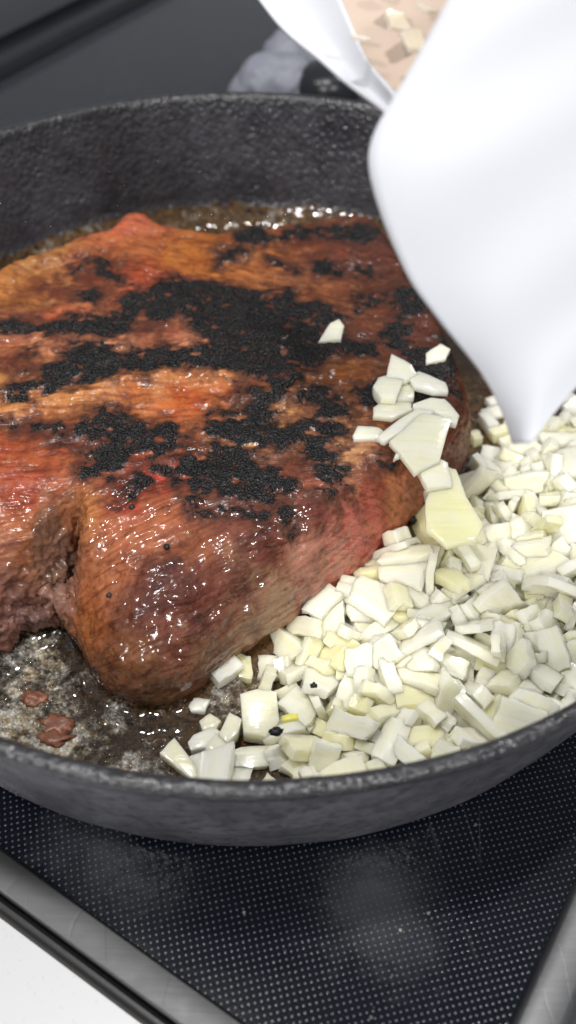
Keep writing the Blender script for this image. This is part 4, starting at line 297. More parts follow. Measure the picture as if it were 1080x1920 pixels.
MAT_ONION = [[10.1,202.0,153.7],[19.9,194.9,156.8],[17.2,203.8,156.6],[14.6,211.9,158.4],[22.2,199.7,161.0],[11.5,210.4,155.8],[18.5,210.5,161.2],[16.4,194.5,151.2]]
SMALL = [["meat_scrap",[-57.5,125.2,7.3],[4.2,3.2,0.8],"S","reddish brown meat scrap in the foam near the front rim","meat scrap"],["meat_scrap",[-65.5,132.7,7.3],[3.5,2.2,1.2],"S","small dark red meat scrap in the foam, left of the bigger scrap","meat scrap"],["meat_scrap",[-57.2,121.3,7.3],[4.0,2.0,1.2],"S","thin reddish shred of meat closest to the front rim","meat scrap"],["burnt_flake",[-0.5,118.8,21.0],[1.6,1.1,0.9],"B","black burnt flake beside the yellow sliver on the heap","burnt flake"],["burnt_flake",[8.6,132.5,21.0],[0.9,0.7,0.6],"B","tiny black flake on the onion heap close to the roast","burnt flake"],["peppercorn",[37.1,193.3,17.2],[1.4,1.4,1.3],"P","round black peppercorn on the fatty right corner of the roast","peppercorn"],["peppercorn",[-41.7,172.1,41.7],[0.75,0.7,0.6],"P","black peppercorn near the strip of crust on the roast","peppercorn"],["peppercorn",[-31.0,160.0,40.5],[0.75,0.7,0.6],"P","black peppercorn on the glossy front of the roast","peppercorn"],["peppercorn",[-48.2,136.4,17.3],[0.75,0.7,0.6],"P","peppercorn low on the front left end of the roast","peppercorn"],["peppercorn",[-45.1,149.4,32.7],[0.75,0.7,0.6],"P","peppercorn on the shiny left flank of the roast","peppercorn"]]
# ---- meat form: outline, height field (all in millimetres) ----
def cat_rom(P, n=10):
    P = np.asarray(P, float); N = len(P); out = []
    for i in range(N):
        a, b, c, d = P[i-1], P[i], P[(i+1) % N], P[(i+2) % N]
        for k in range(n):
            t = k/n
            out.append(.5*((2*b)+(c-a)*t+(2*a-5*b+4*c-d)*t*t+(3*b-a-3*c+d)*t**3))
    return np.array(out)
def seg_dist(X, Y, P, closed=True, want=None):
    """distance from points to a polyline, and (closed) inside test; want: per-vertex value carried from nearest segment"""
    P = np.asarray(P, float); N = len(P)
    best = np.full(X.shape, 1e9); ins = np.zeros(X.shape, bool); val = np.zeros(X.shape)
    for i in range(N if closed else N-1):
        x0, y0 = P[i]; x1, y1 = P[(i+1) % N]
        dx, dy = x1-x0, y1-y0; L = dx*dx+dy*dy+1e-12
        t = np.clip(((X-x0)*dx+(Y-y0)*dy)/L, 0, 1)
        q = (X-x0-t*dx)**2+(Y-y0-t*dy)**2
        if want is not None:
            m = q < best; val[m] = (want[i]+(want[(i+1) % N]-want[i])*t)[m]
        best = np.minimum(best, q)
        if closed and abs(dy) > 1e-12:
            c = ((y0 > Y) != (y1 > Y)) & (X < dx*(Y-y0)/dy+x0)
            ins ^= c
    return np.sqrt(best), ins, val
def sdf(X, Y, P):
    d, i, _ = seg_dist(X, Y, P); return np.where(i, d, -d)
def sstep(a, b, x):
    t = np.clip((x-a)/(b-a), 0, 1); return t*t*(3-2*t)
def meat_h(X, Y):
    d, i, w = seg_dist(X, Y, MEAT_OUT, True, MEAT_W)
    d = np.where(i, d, -d)
    H = np.full(X.shape, 42.0)
    for (x, y, a, sx, sy) in MEAT_LUMPS:
        H += a*np.exp(-((X-x)/sx)**2-((Y-y)/sy)**2)
    p = (1-(1-np.clip(d/w, 0, 1))**2.3)**(1/2.3)
    h = H*p
    c = sstep(-2.0, 3.5, sdf(X, Y, CREVICE))
    h = h*(1-c)+np.minimum(h, 17.0)*c
    for (pl, a, s) in MEAT_FOLDS:
        q, _, _ = seg_dist(X, Y, pl, False)
        h += a*np.exp(-(q/s)**2)*np.clip(d/6, 0, 1)
    return np.where(d > 0, np.maximum(h, 0.0), 0.0), d
# ------------------------------------------------------------------ the meat
MEAT_OUT = cat_rom(np.array(MEAT_PTS), 6)
_w = np.repeat(np.array(MEAT_WPTS, float), 6); MEAT_W = np.convolve(np.r_[_w[-4:], _w, _w[:4]], np.ones(9)/9, 'valid')
CREVICE = np.array(CREVICE)
def bilin(G, x0, y0, st, X, Y):
    fx = np.clip((X-x0)/st, 0, G.shape[1]-1.001); fy = np.clip((Y-y0)/st, 0, G.shape[0]-1.001)
    i = fx.astype(int); j = fy.astype(int); u = fx-i; v = fy-j
    if G.ndim == 3: u = u[:, None]; v = v[:, None]
    return G[j, i]*(1-u)*(1-v)+G[j, i+1]*u*(1-v)+G[j+1, i]*(1-u)*v+G[j+1, i+1]*u*v
def build_meat():
    st = 1.0; gx = np.arange(-132, 66, st); gy = np.arange(120, 334, st)
    X, Y = np.meshgrid(gx, gy); h, d = meat_h(X, Y)
    ny, nx = X.shape; z0 = FLOOR+.4
    lowf = fbm(np.c_[X.ravel()/16, Y.ravel()/16, np.zeros(X.size)], 3).reshape(X.shape)
    h = h+lowf*1.3*np.clip(d/8, 0, 1)
    c = sstep(-3, 4, sdf(X, Y, CREVICE))
    rough = fbm(np.c_[X.ravel()/9, Y.ravel()/9, np.ones(X.size)], 4).reshape(X.shape)
    h = h+c*rough*6.5*np.clip(d/5, 0, 1)
    inside = d > .0
    idx = -np.ones(X.shape, int); V = []; F = []
    keep = np.zeros(X.shape, bool)
    keep[:-1, :-1] = inside[:-1, :-1] & inside[1:, :-1] & inside[:-1, 1:] & inside[1:, 1:]
    need = np.zeros(X.shape, bool)
    jj, ii = np.nonzero(keep)
    for a, b in ((0, 0), (0, 1), (1, 0), (1, 1)): need[jj+a, ii+b] = True
    idx[need] = np.arange(need.sum()); n = int(need.sum())
    Pt = np.c_[X[need], Y[need], np.maximum(z0+1.0, h[need]+0)]
    Pb = np.c_[X[need], Y[need], np.full(n, z0)]
    F = np.c_[idx[jj, ii], idx[jj, ii+1], idx[jj+1, ii+1], idx[jj+1, ii]]
    faces = F.tolist()+(F[:, ::-1]+n).tolist()
    # boundary edges -> side walls
    E = np.concatenate([F[:, [0, 1]], F[:, [1, 2]], F[:, [2, 3]], F[:, [3, 0]]])
    key = {}
    for a, b in E.tolist():
        if (b, a) in key: del key[(b, a)]
        else: key[(a, b)] = 1
    for a, b in key: faces.append([b, a, a+n, b+n])
    me = bpy.data.meshes.new('tmp'); me.from_pydata(np.r_[Pt, Pb].tolist(), [], faces)
    o = bpy.data.objects.new('tmp', me); sc.collection.objects.link(o)
    r = o.modifiers.new('r', 'REMESH'); r.mode = 'VOXEL'; r.voxel_size = VOX; r.adaptivity = 0
    sm = o.modifiers.new('s', 'SMOOTH'); sm.factor = .5; sm.iterations = 6
    dg = bpy.context.evaluated_depsgraph_get(); me2 = bpy.data.meshes.new_from_object(o.evaluated_get(dg))
    bpy.data.objects.remove(o); bpy.data.meshes.remove(me)
    nv = len(me2.vertices); P = np.zeros(nv*3); me2.vertices.foreach_get('co', P); P = P.reshape(-1, 3)
    # tuck the lower edge in
    dd = bilin(d, gx[0], gy[0], st, P[:, 0], P[:, 1])
    gyd, gxd = np.gradient(d); nxn = bilin(gxd, gx[0], gy[0], st, P[:, 0], P[:, 1]); nyn = bilin(gyd, gx[0], gy[0], st, P[:, 0], P[:, 1])
    tuck = np.exp(-((P[:, 2]-z0)/7.0)**2)*3.0*np.exp(-(dd/8)**2)
    P[:, 0] += nxn*tuck; P[:, 1] += nyn*tuck
    me2.vertices.foreach_set('co', P.ravel()); me2.update()
    N = np.zeros(nv*3); me2.vertices.foreach_get('normal', N); N = N.reshape(-1, 3)
    X, Y, Z = P.T
    # --- char field on a fine grid: signed distance to every burnt patch
    s2 = .8; cx = np.arange(-132, 66, s2); cy = np.arange(120, 334, s2); CX, CY = np.meshgrid(cx, cy)
    wob = fbm(np.c_[CX.ravel()/5, CY.ravel()/5, np.zeros(CX.size)], 4, .6).reshape(CX.shape)
    wob2 = fbm(np.c_[CX.ravel()/5+50, CY.ravel()/5, np.zeros(CX.size)], 4, .6).reshape(CX.shape)
    field = np.full(CX.shape, -20.)
    for poly, sgn in CHAR:
        q = sdf(CX+wob*2.2, CY+wob2*2.2, np.array(poly)); q = np.minimum(q, 3)-(1-sgn)*2.2
        field = np.maximum(field, q)
    holes = fbm(np.c_[CX.ravel()/6+9, CY.ravel()/3.2, np.full(CX.size, 3.)], 4, .6).reshape(CX.shape)
    field = field+.5-np.clip(holes-.24, 0, 1)*11
    # --- own colour, interpolated from observed patches
    acc = np.zeros(CX.shape+(3,)); ws = np.zeros(CX.shape)
    for (x, y, r, g_, b) in MEAT_COL:
        q = ((CX+wob*3-x)**2+(CY+wob2*3-y)**2)
        wgt = 1/(q+12)**2; acc += wgt[..., None]*lin((r, g_, b)); ws += wgt
    acc *= .70/ws[..., None]; acc *= np.array((1.08, 1.12, 1.05))
    chv = bilin(field, cx[0], cy[0], s2, X, Y); col = bilin(acc, cx[0], cy[0], s2, X, Y)
    up = np.clip(N[:, 2], 0, 1)
    chv = chv-(1-sstep(.35, .75, up))*5
    # --- fibres: three bundles with their own grain
    def fibre(ang, cross, along, seed):
        c_, s_ = math.cos(ang), math.sin(ang); u = X*c_+Y*s_; v = -X*s_+Y*c_
        wv = fbm(np.c_[X/14+seed, Y/14, Z/14], 2)*1.8
        return fbm(np.c_[u/along, (v+wv)/cross, (Z*.8)/cross+seed], 3, .6)
    fA = fibre(math.radians(8), 1.5, 14, 1.); fB = fibre(math.radians(38), 1.5, 16, 5.); fC = fibre(math.radians(-12), 1.8, 10, 9.)
    wB = sstep(205, 170, Y)*sstep(-72, -50, X); wC = sstep(235, 260, Y)*(1-wB); wA = np.clip(1-wB-wC, 0, 1)
    fib = fA*wA+fB*wB+fC*wC
    def uv(ang): c_, s_ = math.cos(ang), math.sin(ang); return X*c_+Y*s_, -X*s_+Y*c_
    wv = fbm(np.c_[X/16, Y/16, Z/16], 2)*2.2
    fu = fv = 0
    for wt, an in ((wA, 8), (wB, 38), (wC, -12)):
        u_, v_ = uv(math.radians(an)); fu = fu+wt*u_; fv = fv+wt*(v_+wv)
    fv = fv+Z*.7
    ridged = 1-np.abs(fib)*1.6
    chm = sstep(-.6, .8, chv)
    crv = bilin(c, gx[0], gy[0], st, X, Y)
    disp = fbm(P/6.0, 3)*.5+ridged*.30*(1-chm)+fbm(P/2.0, 2)*.22
    gran = fbm(P/1.35, 2, .6); disp += chm*(.55+gran*.55)
    disp += crv*((1-2.4*np.abs(fbm(P/5.0, 3)))*2.0)
    disp *= np.clip((Z-z0)/3, 0, 1)
    wetv = np.clip(sstep(188, 160, Y+fbm(P/12, 2)*10)*sstep(-75, -62, X)+.25*(fbm(P/9+40, 2) > .12), 0, 1)
    P2 = P+N*disp[:, None]
    me2.vertices.foreach_set('co', (P2*S).ravel())
    for nm, arr in (('char', chv), ('fibre', fib), ('torn', crv), ('wet', wetv), ('fu', fu*.001), ('fv', fv*.001)):
        at = me2.attributes.new(nm, 'FLOAT', 'POINT'); at.data.foreach_set('value', arr.astype(np.float32))
    at = me2.attributes.new('own', 'FLOAT_COLOR', 'POINT'); at.data.foreach_set('color', np.c_[col, np.ones(nv)].astype(np.float32).ravel())
    me2.polygons.foreach_set('use_smooth', [True]*len(me2.polygons)); me2.update()
    me2.name = 'roast'
    return me2
def mat_meat():
    m = NT('seared_beef')
    own = m.attr('own', 'Color'); ch = m.attr('char'); fib = m.attr('fibre'); torn = m.attr('torn')
    cv = m.n('ShaderNodeCombineXYZ'); m.l(m.math('MULTIPLY', m.attr('fu'), .11), cv.inputs[0]); m.l(m.attr('fv'), cv.inputs[1])
    fine = m.noise(620, 4, .62, cv.outputs[0], .3); fine2 = m.noise(260, 3, .6, cv.outputs[0], .4)
    n1 = m.noise(260, 5, .65); n2 = m.noise(900, 4, .6); n3 = m.noise(110, 4, .6)
    c = m.mix(m.ramp(n1, [(.25, 1.), (.5, 0.)]), own, m.mix(1.0, own, (.48, .38, .34), 'MULTIPLY'))
    c = m.mix(m.ramp(n3, [(.5, 0.), (.75, .4)]), c, m.mix(1.0, c, (1.25, 1.2, 1.05), 'MULTIPLY'))
    c = m.mix(m.ramp(fib, [(0., .0), (.45, .75)]), c, m.mix(1.0, c, (.62, .48, .44), 'MULTIPLY'))
    c = m.mix(m.ramp(fine, [(.28, .85), (.5, 0.)]), c, m.mix(1.0, c, (.45, .26, .22), 'MULTIPLY'))
    c = m.mix(m.ramp(fine2, [(.5, 0.), (.72, .6)]), c, m.mix(1.0, c, (1.4, 1.35, 1.25), 'MULTIPLY'))
    c = m.mix(m.ramp(n2, [(.55, 0.), (.8, .3)]), c, (.45, .22, .09))
    c = m.mix(m.math('MULTIPLY', torn, m.ramp(n1, [(.3, .8), (.7, .3)])), c, (.20, .12, .10))
    # seared margin round the burnt crust
    e = m.math('ADD', ch, m.math('MULTIPLY', m.math('SUBTRACT', n1, .5), 8.0))
    e = m.math('ADD', e, m.math('MULTIPLY', m.math('SUBTRACT', n2, .5), 6.0))
    e = m.math('ADD', e, m.math('MULTIPLY', m.math('SUBTRACT', m.noise(150, 4, .7), .5), 13.0))
    marg = m.ramp(m.math('MULTIPLY', m.math('ADD', e, 7.5), .14, None, True), [(.25, 0.), (.85, .9)])
    c = m.mix(marg, c, m.mix(n3, (.045, .011, .007), (.095, .032, .016)))
    blk = m.ramp(m.math('ADD', m.math('MULTIPLY', e, .42), .5, None, True), [(.28, 0.), (.72, 1.)])
    crust = m.mix(m.ramp(n2, [(.4, 0.), (.7, 1.)]), (.0022, .0022, .0025), (.016, .016, .018))
    crust = m.mix(m.ramp(m.noise(210, 4, .7), [(.52, 0.), (.68, .8)]), crust, (.026, .010, .006))
    c = m.mix(blk, c, crust)
    # blotches of browning and flecks of rendered fat
    bl = m.noise(85, 5, .7)
    c = m.mix(m.math('MULTIPLY', m.ramp(bl, [(.50, 0.), (.66, .7)]), m.math('SUBTRACT', 1.0, blk)), c, m.mix(1.0, c, (.42, .29, .25), 'MULTIPLY'))
    fl = m.noise(190, 5, .65); c = m.mix(m.math('MULTIPLY', m.ramp(fl, [(.58, 0.), (.75, .5)]), m.math('SUBTRACT', 1.0, marg)), c, (.42, .21, .085))
    wet = m.noise(140, 3, .5)
    rough = m.mix(blk, (.55, .55, .55), (.36, .36, .36))
    rv = m.n('ShaderNodeRGBToBW'); m.l(rough, rv.inputs[0])
    m.set(Base_Color=c, Roughness=rv.outputs[0], IOR=1.45, Specular_IOR_Level=m.math('ADD', .18, m.math('MULTIPLY', blk, .16)), Subsurface_Weight=m.math('MULTIPLY', m.math('SUBTRACT', 1.0, blk), .06), Subsurface_Radius=(.003, .0012, .0006), Subsurface_Scale=1.0)
    m.set(Coat_Weight=m.math('MULTIPLY', m.math('SUBTRACT', 1.0, m.math('MULTIPLY', blk, .85)), m.math('ADD', .35, m.math('MULTIPLY', m.attr('wet'), .65))), Coat_Roughness=m.math('SUBTRACT', m.ramp(wet, [(.4, .18), (.65, .34)]), m.math('MULTIPLY', m.attr('wet'), .11)))
    gr = m.voro(1300, 'F1').outputs['Distance']
    hb = m.mix(blk, n2, gr)
    b = m.bump(m.math('ADD', m.math('MULTIPLY', m.math('ADD', m.math('MULTIPLY', n1, .5), m.math('MULTIPLY', fine, .5)), .9), m.math('MULTIPLY', hb, m.math('ADD', .35, m.math('MULTIPLY', blk, .9)))), .00065, .8)
    m.set(Normal=b); m.l(m.bump(m.math('ADD', m.noise(300, 1.5, .5), m.math('MULTIPLY', m.noise(620, 1, .5, cv.outputs[0]), .45)), .00042, .9), m.p.inputs['Coat Normal'])
    return m.m
VOX = 0.72
meat_me = build_meat(); meat_me.materials.append(mat_meat())
meat = link(bpy.data.objects.new('roast', meat_me))
tag(meat, 'thick browned beef roast with a black charred crust lying in the skillet', 'meat')
# ------------------------------------------------------------------ onion pieces
NSHAPE = 40
def onion_shape(k):
    """one diced piece: a cut slab of a curved onion layer, millimetres, centred"""
    r = random.Random(100+k)
    L = r.uniform(5.0, 10.5); W = r.uniform(4.0, 7.2); T = r.uniform(1.8, 3.2)
    if k % 5 == 0: L, W, T = r.uniform(9, 14), r.uniform(3.2, 4.8), r.uniform(1.8, 2.6)      # strip
    if k % 7 == 3: L, W, T = r.uniform(4, 6), r.uniform(3.8, 5.5), r.uniform(2.6, 4.0)          # cube
    if k % 7 == 5: L, W, T = r.uniform(10, 13.5), r.uniform(8, 10.5), r.uniform(1.6, 2.3)     # petal
    R1 = r.uniform(13, 40); R2 = r.uniform(30, 90)
    cs = [(-1, -1), (1, -1), (1, 1), (-1, 1)]
    co = [(x*L/2*r.uniform(.6, 1.1), y*W/2*r.uniform(.55, 1.12)) for x, y in cs]
    nx, ny = 4, 3; top, bot = [], []
    for j in range(ny+1):
        for i in range(nx+1):
            u, v = i/nx, j/ny
            x = (co[0][0]*(1-u)+co[1][0]*u)*(1-v)+(co[3][0]*(1-u)+co[2][0]*u)*v
            y = (co[0][1]*(1-u)+co[1][1]*u)*(1-v)+(co[3][1]*(1-u)+co[2][1]*u)*v
            edge = i in (0, nx) or j in (0, ny)
            if i in (0, nx) and j in (0, ny): q = r.uniform(.92, 1.03); x *= q; y *= q
            if edge: x += r.uniform(-.3, .3); y += r.uniform(-.3, .3)
            z = -y*y/(2*R1)-x*x/(2*R2)
            th = T*(1+.12*r.uniform(-1, 1)+.02*x)
            sl = .10*r.uniform(-1, 1)
            top.append((x*(.985 if edge else 1), y*(.985 if edge else 1), z+th/2+r.uniform(-.08, .08)))
            bot.append((x*(1.0+sl), y*(1.0+sl), z-th/2+r.uniform(-.1, .1)))
    V = top+bot; n = len(top); F = []
    for j in range(ny):
        for i in range(nx):
            a = j*(nx+1)+i; F.append((a, a+1, a+nx+2, a+nx+1)); F.append((n+a, n+a+nx+1, n+a+nx+2, n+a+1))
    ring = [i for i in range(nx+1)]+[(j*(nx+1)+nx) for j in range(1, ny+1)]+[ny*(nx+1)+i for i in range(nx-1, -1, -1)]+[j*(nx+1) for j in range(ny-1, 0, -1)]
    for q in range(len(ring)):
        a, b = ring[q], ring[(q+1) % len(ring)]; F.append((b, a, a+n, b+n))
    V = np.array(V); V -= V.mean(0)
    return V, F
# ---- ONIONS ----
def mat_onion(name, lo, hi, alt, sss=1.0):
    m = NT(name)
    oi = m.n('ShaderNodeObjectInfo').outputs['Random']
    tint = m.ramp(oi, [(0., lo), (.35, hi), (.7, hi), (.85, alt), (1., lo)])
    vein = m.noise(160, 3, .6, m.scaled(.35, 5, 2)); n2 = m.noise(500, 3); n3 = m.noise(120, 3)
    c = m.mix(m.ramp(vein, [(.42, 0.), (.66, .55)]), tint, m.mix(1.0, tint, (.92, .91, .70), 'MULTIPLY'))
    c = m.mix(m.ramp(n3, [(.5, 0.), (.8, .35)]), c, (.86, .86, .84))
    m.set(Base_Color=c, Roughness=m.ramp(n2, [(.3, .10), (.7, .28)]), IOR=1.40, Coat_Weight=.5, Coat_Roughness=.07, Subsurface_Weight=sss, Subsurface_Radius=(.0034, .0035, .0038), Subsurface_Scale=1.0)
    b = m.bump(m.math('ADD', vein, m.math('MULTIPLY', n2, .6)), .0003, .5)
    m.set(Normal=b)
    tl = m.n('ShaderNodeBsdfTranslucent'); m.l(c, tl.inputs[0]); mx = m.n('ShaderNodeMixShader'); mx.inputs[0].default_value = .06
    m.l(m.p.outputs[0], mx.inputs[1]); m.l(tl.outputs[0], mx.inputs[2]); m.l(mx.outputs[0], m.o.inputs[0])
    return m.m
M_on = mat_onion('white_onion', (.94, .91, .70), (.95, .935, .80), (.92, .87, .52))
M_on1 = mat_onion('ivory_onion', (.80, .79, .66), (.82, .81, .66), (.80, .79, .66))
M_on2 = mat_onion('yellow_onion', (.86, .84, .54), (.86, .84, .54), (.86, .84, .54))
M_on3 = mat_onion('bright_yellow_onion', (.80, .72, .12), (.80, .72, .12), (.80, .72, .12))
ON_M = [M_on, M_on1, M_on2, M_on3]
shape_me = []
for k in range(NSHAPE):
    V, F = onion_shape(k)
    me = bpy.data.meshes.new('onion_piece'); me.from_pydata((V*S).tolist(), [], F)
    me.polygons.foreach_set('use_smooth', [True]*len(me.polygons)); me.set_sharp_from_angle(angle=math.radians(33)); me.materials.append(M_on); shape_me.append((me, V, F))
for (s, x, y, z, a, b, c) in ONION_TOP:
    o = link(bpy.data.objects.new('onion_piece', shape_me[s][0])); o.location = (x*S, y*S, z*S); o.rotation_euler = (a, b, c); o.scale = (1.38, 1.38, 1.22)
    tag(o, 'chopped white onion piece in the heap between the roast and the rim', 'onion', 'chopped onion heaped in the skillet')
from mathutils import Euler
V, F, n = [], [], 0
for (s, x, y, z, a, b, c) in ONION_LOW:
    v = shape_me[s][1]*np.array((1.38, 1.38, 1.22)) @ np.array(Euler((a, b, c)).to_matrix()).T+np.array((x, y, z)); V.append(v)
    F += [tuple(i+n for i in f) for f in shape_me[s][2]]; n += len(v)
o = mesh_obj('onion_underlayer', np.concatenate(V), F, M_on, None, True, 33); tag(o, 'chopped onion buried at the bottom of the heap', None, None, 'stuff')
def slab(name, pts, z, th, tilt, mat, parent=None, curl=.0):
    P = np.array(pts, float); c = P.mean(0); Q = P-c; n0 = len(Q); D = []
    r = random.Random(int(abs(c[0]*97+c[1]*31)))
    for i in range(n0):                                        # ragged cut edge
        a, b = Q[i], Q[(i+1) % n0]
        for k in range(3):
            t = k/3; q = a*(1-t)+b*t
            if k: q = q*(1+r.uniform(-.035, .035))
            D.append(q)
    D = np.array(D); n = len(D); R_ = np.linalg.norm(D, axis=1).max()
    def zf(q): return tilt[0]*q[:, 1]+tilt[1]*q[:, 0]-curl*(q**2).sum(1)/R_/R_
    rings = [(0.55, .10), (.86, .06), (.985, -.05), (1.0, -.3)]
    V = [(0, 0, .12)]; 
    for s_, dz in rings: V += [(q[0]*s_, q[1]*s_, zf(np.array([q*s_]))[0]+dz+r.uniform(-.06, .06)) for q in D]
    for s_, dz in ((.99, -th+.2), (.95, -th)): V += [(q[0]*s_, q[1]*s_, zf(np.array([q*s_]))[0]+dz) for q in D]
    F = [(0, 1+i, 1+(i+1) % n) for i in range(n)]
    for k in range(5):
        for i in range(n): j = (i+1) % n; F.append((1+k*n+i, 1+(k+1)*n+i, 1+(k+1)*n+j, 1+k*n+j))
    F.append(tuple(1+5*n+i for i in range(n)))
    # outline may run either way round: keep normals outward
    area = sum(D[i][0]*D[(i+1) % n][1]-D[(i+1) % n][0]*D[i][1] for i in range(n))
    if area < 0: F = [f[::-1] for f in F]
    o = mesh_obj(name, V, F, mat, parent, True, 42); o.location = (c[0]*S, c[1]*S, z*S); return o
for (lab, pts, z, th, tl, cl) in ONION_SET:
    o = slab('onion_piece', pts, z, th, tl, ON_M[cl], None, .5); tag(o, lab, 'onion')
# ------------------------------------------------------------------ fat and bubbles in the pan
def mat_fat():
    m = NT('foaming_fat')
    foam = m.attr('foam'); amb = m.attr('amber')
    n1 = m.ramp(m.noise(95, 8, .78), [(.25, 0.), (.75, 1.)]); n2 = m.noise(520, 5, .7); n3 = m.noise(900, 3, .6)
    bub = m.voro(1150, 'F1').outputs['Distance']; bub2 = m.voro(260, 'F1').outputs['Distance']
    f = m.math('ADD', m.math('ADD', n1, m.math('MULTIPLY', m.math('SUBTRACT', n2, .5), .65)), m.math('MULTIPLY', m.math('SUBTRACT', foam, .5), .62))
    fm = m.ramp(f, [(.50, 0.), (.62, .14), (.82, 1.)])
    pal = m.mix(m.ramp(m.noise(40, 3), [(.45, 0.), (.65, 1.)]), (.72, .70, .64), (.60, .50, .34))
    pal = m.mix(m.ramp(bub, [(.25, 0.), (.55, .55)]), pal, (.16, .13, .09))
    dark = m.mix(m.math('MULTIPLY', amb, m.ramp(n2, [(.35, 0.), (.7, 1.)])), (.006, .005, .004), (.20, .095, .022))
    c = m.mix(fm, dark, pal)
    m.set(Base_Color=c, Roughness=m.ramp(m.noise(150, 2), [(.35, .06), (.7, .22)]), IOR=1.45)
    h = m.math('ADD', m.math('MULTIPLY', bub, .5), m.math('MULTIPLY', n1, .8)); h = m.math('ADD', h, m.math('MULTIPLY', fm, .6))
    m.set(Normal=m.bump(h, .0006, .7), Coat_Weight=1.0, Coat_Roughness=.04, Specular_IOR_Level=.15); m.l(m.bump(m.math('ADD', m.noise(160, 2), m.math('MULTIPLY', bub2, .5)), .0008, .7), m.p.inputs['Coat Normal']); return m.m
def fat_sheet():
    st = 1.2; g1 = np.arange(-136.8, 136.9, st); X, Y = np.meshgrid(g1+PCX, g1+PCY); rad = np.hypot(X-PCX, Y-PCY); ok = rad < 135.6
    idx = -np.ones(X.shape, int); idx[ok] = np.arange(ok.sum())
    V = np.c_[X[ok], Y[ok], np.zeros(ok.sum())]; rad = rad[ok]; nz = fbm(np.c_[V[:, :2]/9, np.zeros(len(V))], 4)
    md = meat_h(V[:, 0], V[:, 1])[1]
    V[:, 2] = FLOOR+1.15+nz*.35+2.2*np.exp(-(np.minimum(md, 0)/2.4)**2)
    zw = 21-15*np.sqrt(np.maximum(0, 1-(np.clip(rad-120.7, 0, 15.4)/15.5)**2)); V[:, 2] = np.maximum(V[:, 2], zw+.55)
    k = ok[:-1, :-1] & ok[1:, :-1] & ok[:-1, 1:] & ok[1:, 1:]; jj, ii = np.nonzero(k)
    F = np.c_[idx[jj, ii], idx[jj, ii+1], idx[jj+1, ii+1], idx[jj+1, ii]].tolist()
    o = mesh_obj('cooking_fat', V, F, mat_fat())
    X, Y = V[:, 0], V[:, 1]; g2 = lambda x, y, s: np.exp(-((X-x)**2+(Y-y)**2)/s**2)
    foam = .24+.38*g2(-72, 122, 34)+.55*g2(-60, 114, 14)+.5*g2(-36, 108, 13)+.40*g2(-8, 138, 14)+.3*g2(-75, 132, 14)+.22*sstep(122, 131, rad)*sstep(300, 340, Y)+.15*g2(85, 255, 25)
    amb = .08+.75*g2(-5, 140, 30)+.8*sstep(300, 335, Y)+.9*g2(75, 240, 35)+.15*g2(-60, 130, 20)
    for nm, arr in (('foam', np.clip(foam, 0, 1)), ('amber', np.clip(amb, 0, 1))):
        at = o.data.attributes.new(nm, 'FLOAT', 'POINT'); at.data.foreach_set('value', arr.astype(np.float32))
    tag(o, 'dark melted fat with pale foam on the floor of the skillet', None, None, 'stuff'); return o
fat_sheet()
def mat_bubble():
    m = NT('fat_bubble'); t = m.t
    lw = m.n('ShaderNodeLayerWeight'); lw.inputs['Blend'].default_value = .42
    tr = m.n('ShaderNodeBsdfTransparent'); tr.inputs[0].default_value = (.96, .92, .84, 1)
    gl = m.n('ShaderNodeBsdfGlossy'); gl.inputs['Roughness'].default_value = .04; gl.inputs[0].default_value = (.9, .87, .8, 1)
    mx = m.n('ShaderNodeMixShader'); m.l(m.ramp(lw.outputs['Facing'], [(.0, .06), (.6, .16), (.95, .75)]), mx.inputs[0])
    m.l(tr.outputs[0], mx.inputs[1]); m.l(gl.outputs[0], mx.inputs[2]); m.l(mx.outputs[0], m.o.inputs[0]); return m.m
def ico(sub):
    bm = bmesh.new(); bmesh.ops.create_icosphere(bm, subdivisions=sub, radius=1.0)
    bm.verts.ensure_lookup_table(); v = np.array([q.co[:] for q in bm.verts]); f = [tuple(q.index for q in p.verts) for p in bm.faces]; bm.free(); return v, f
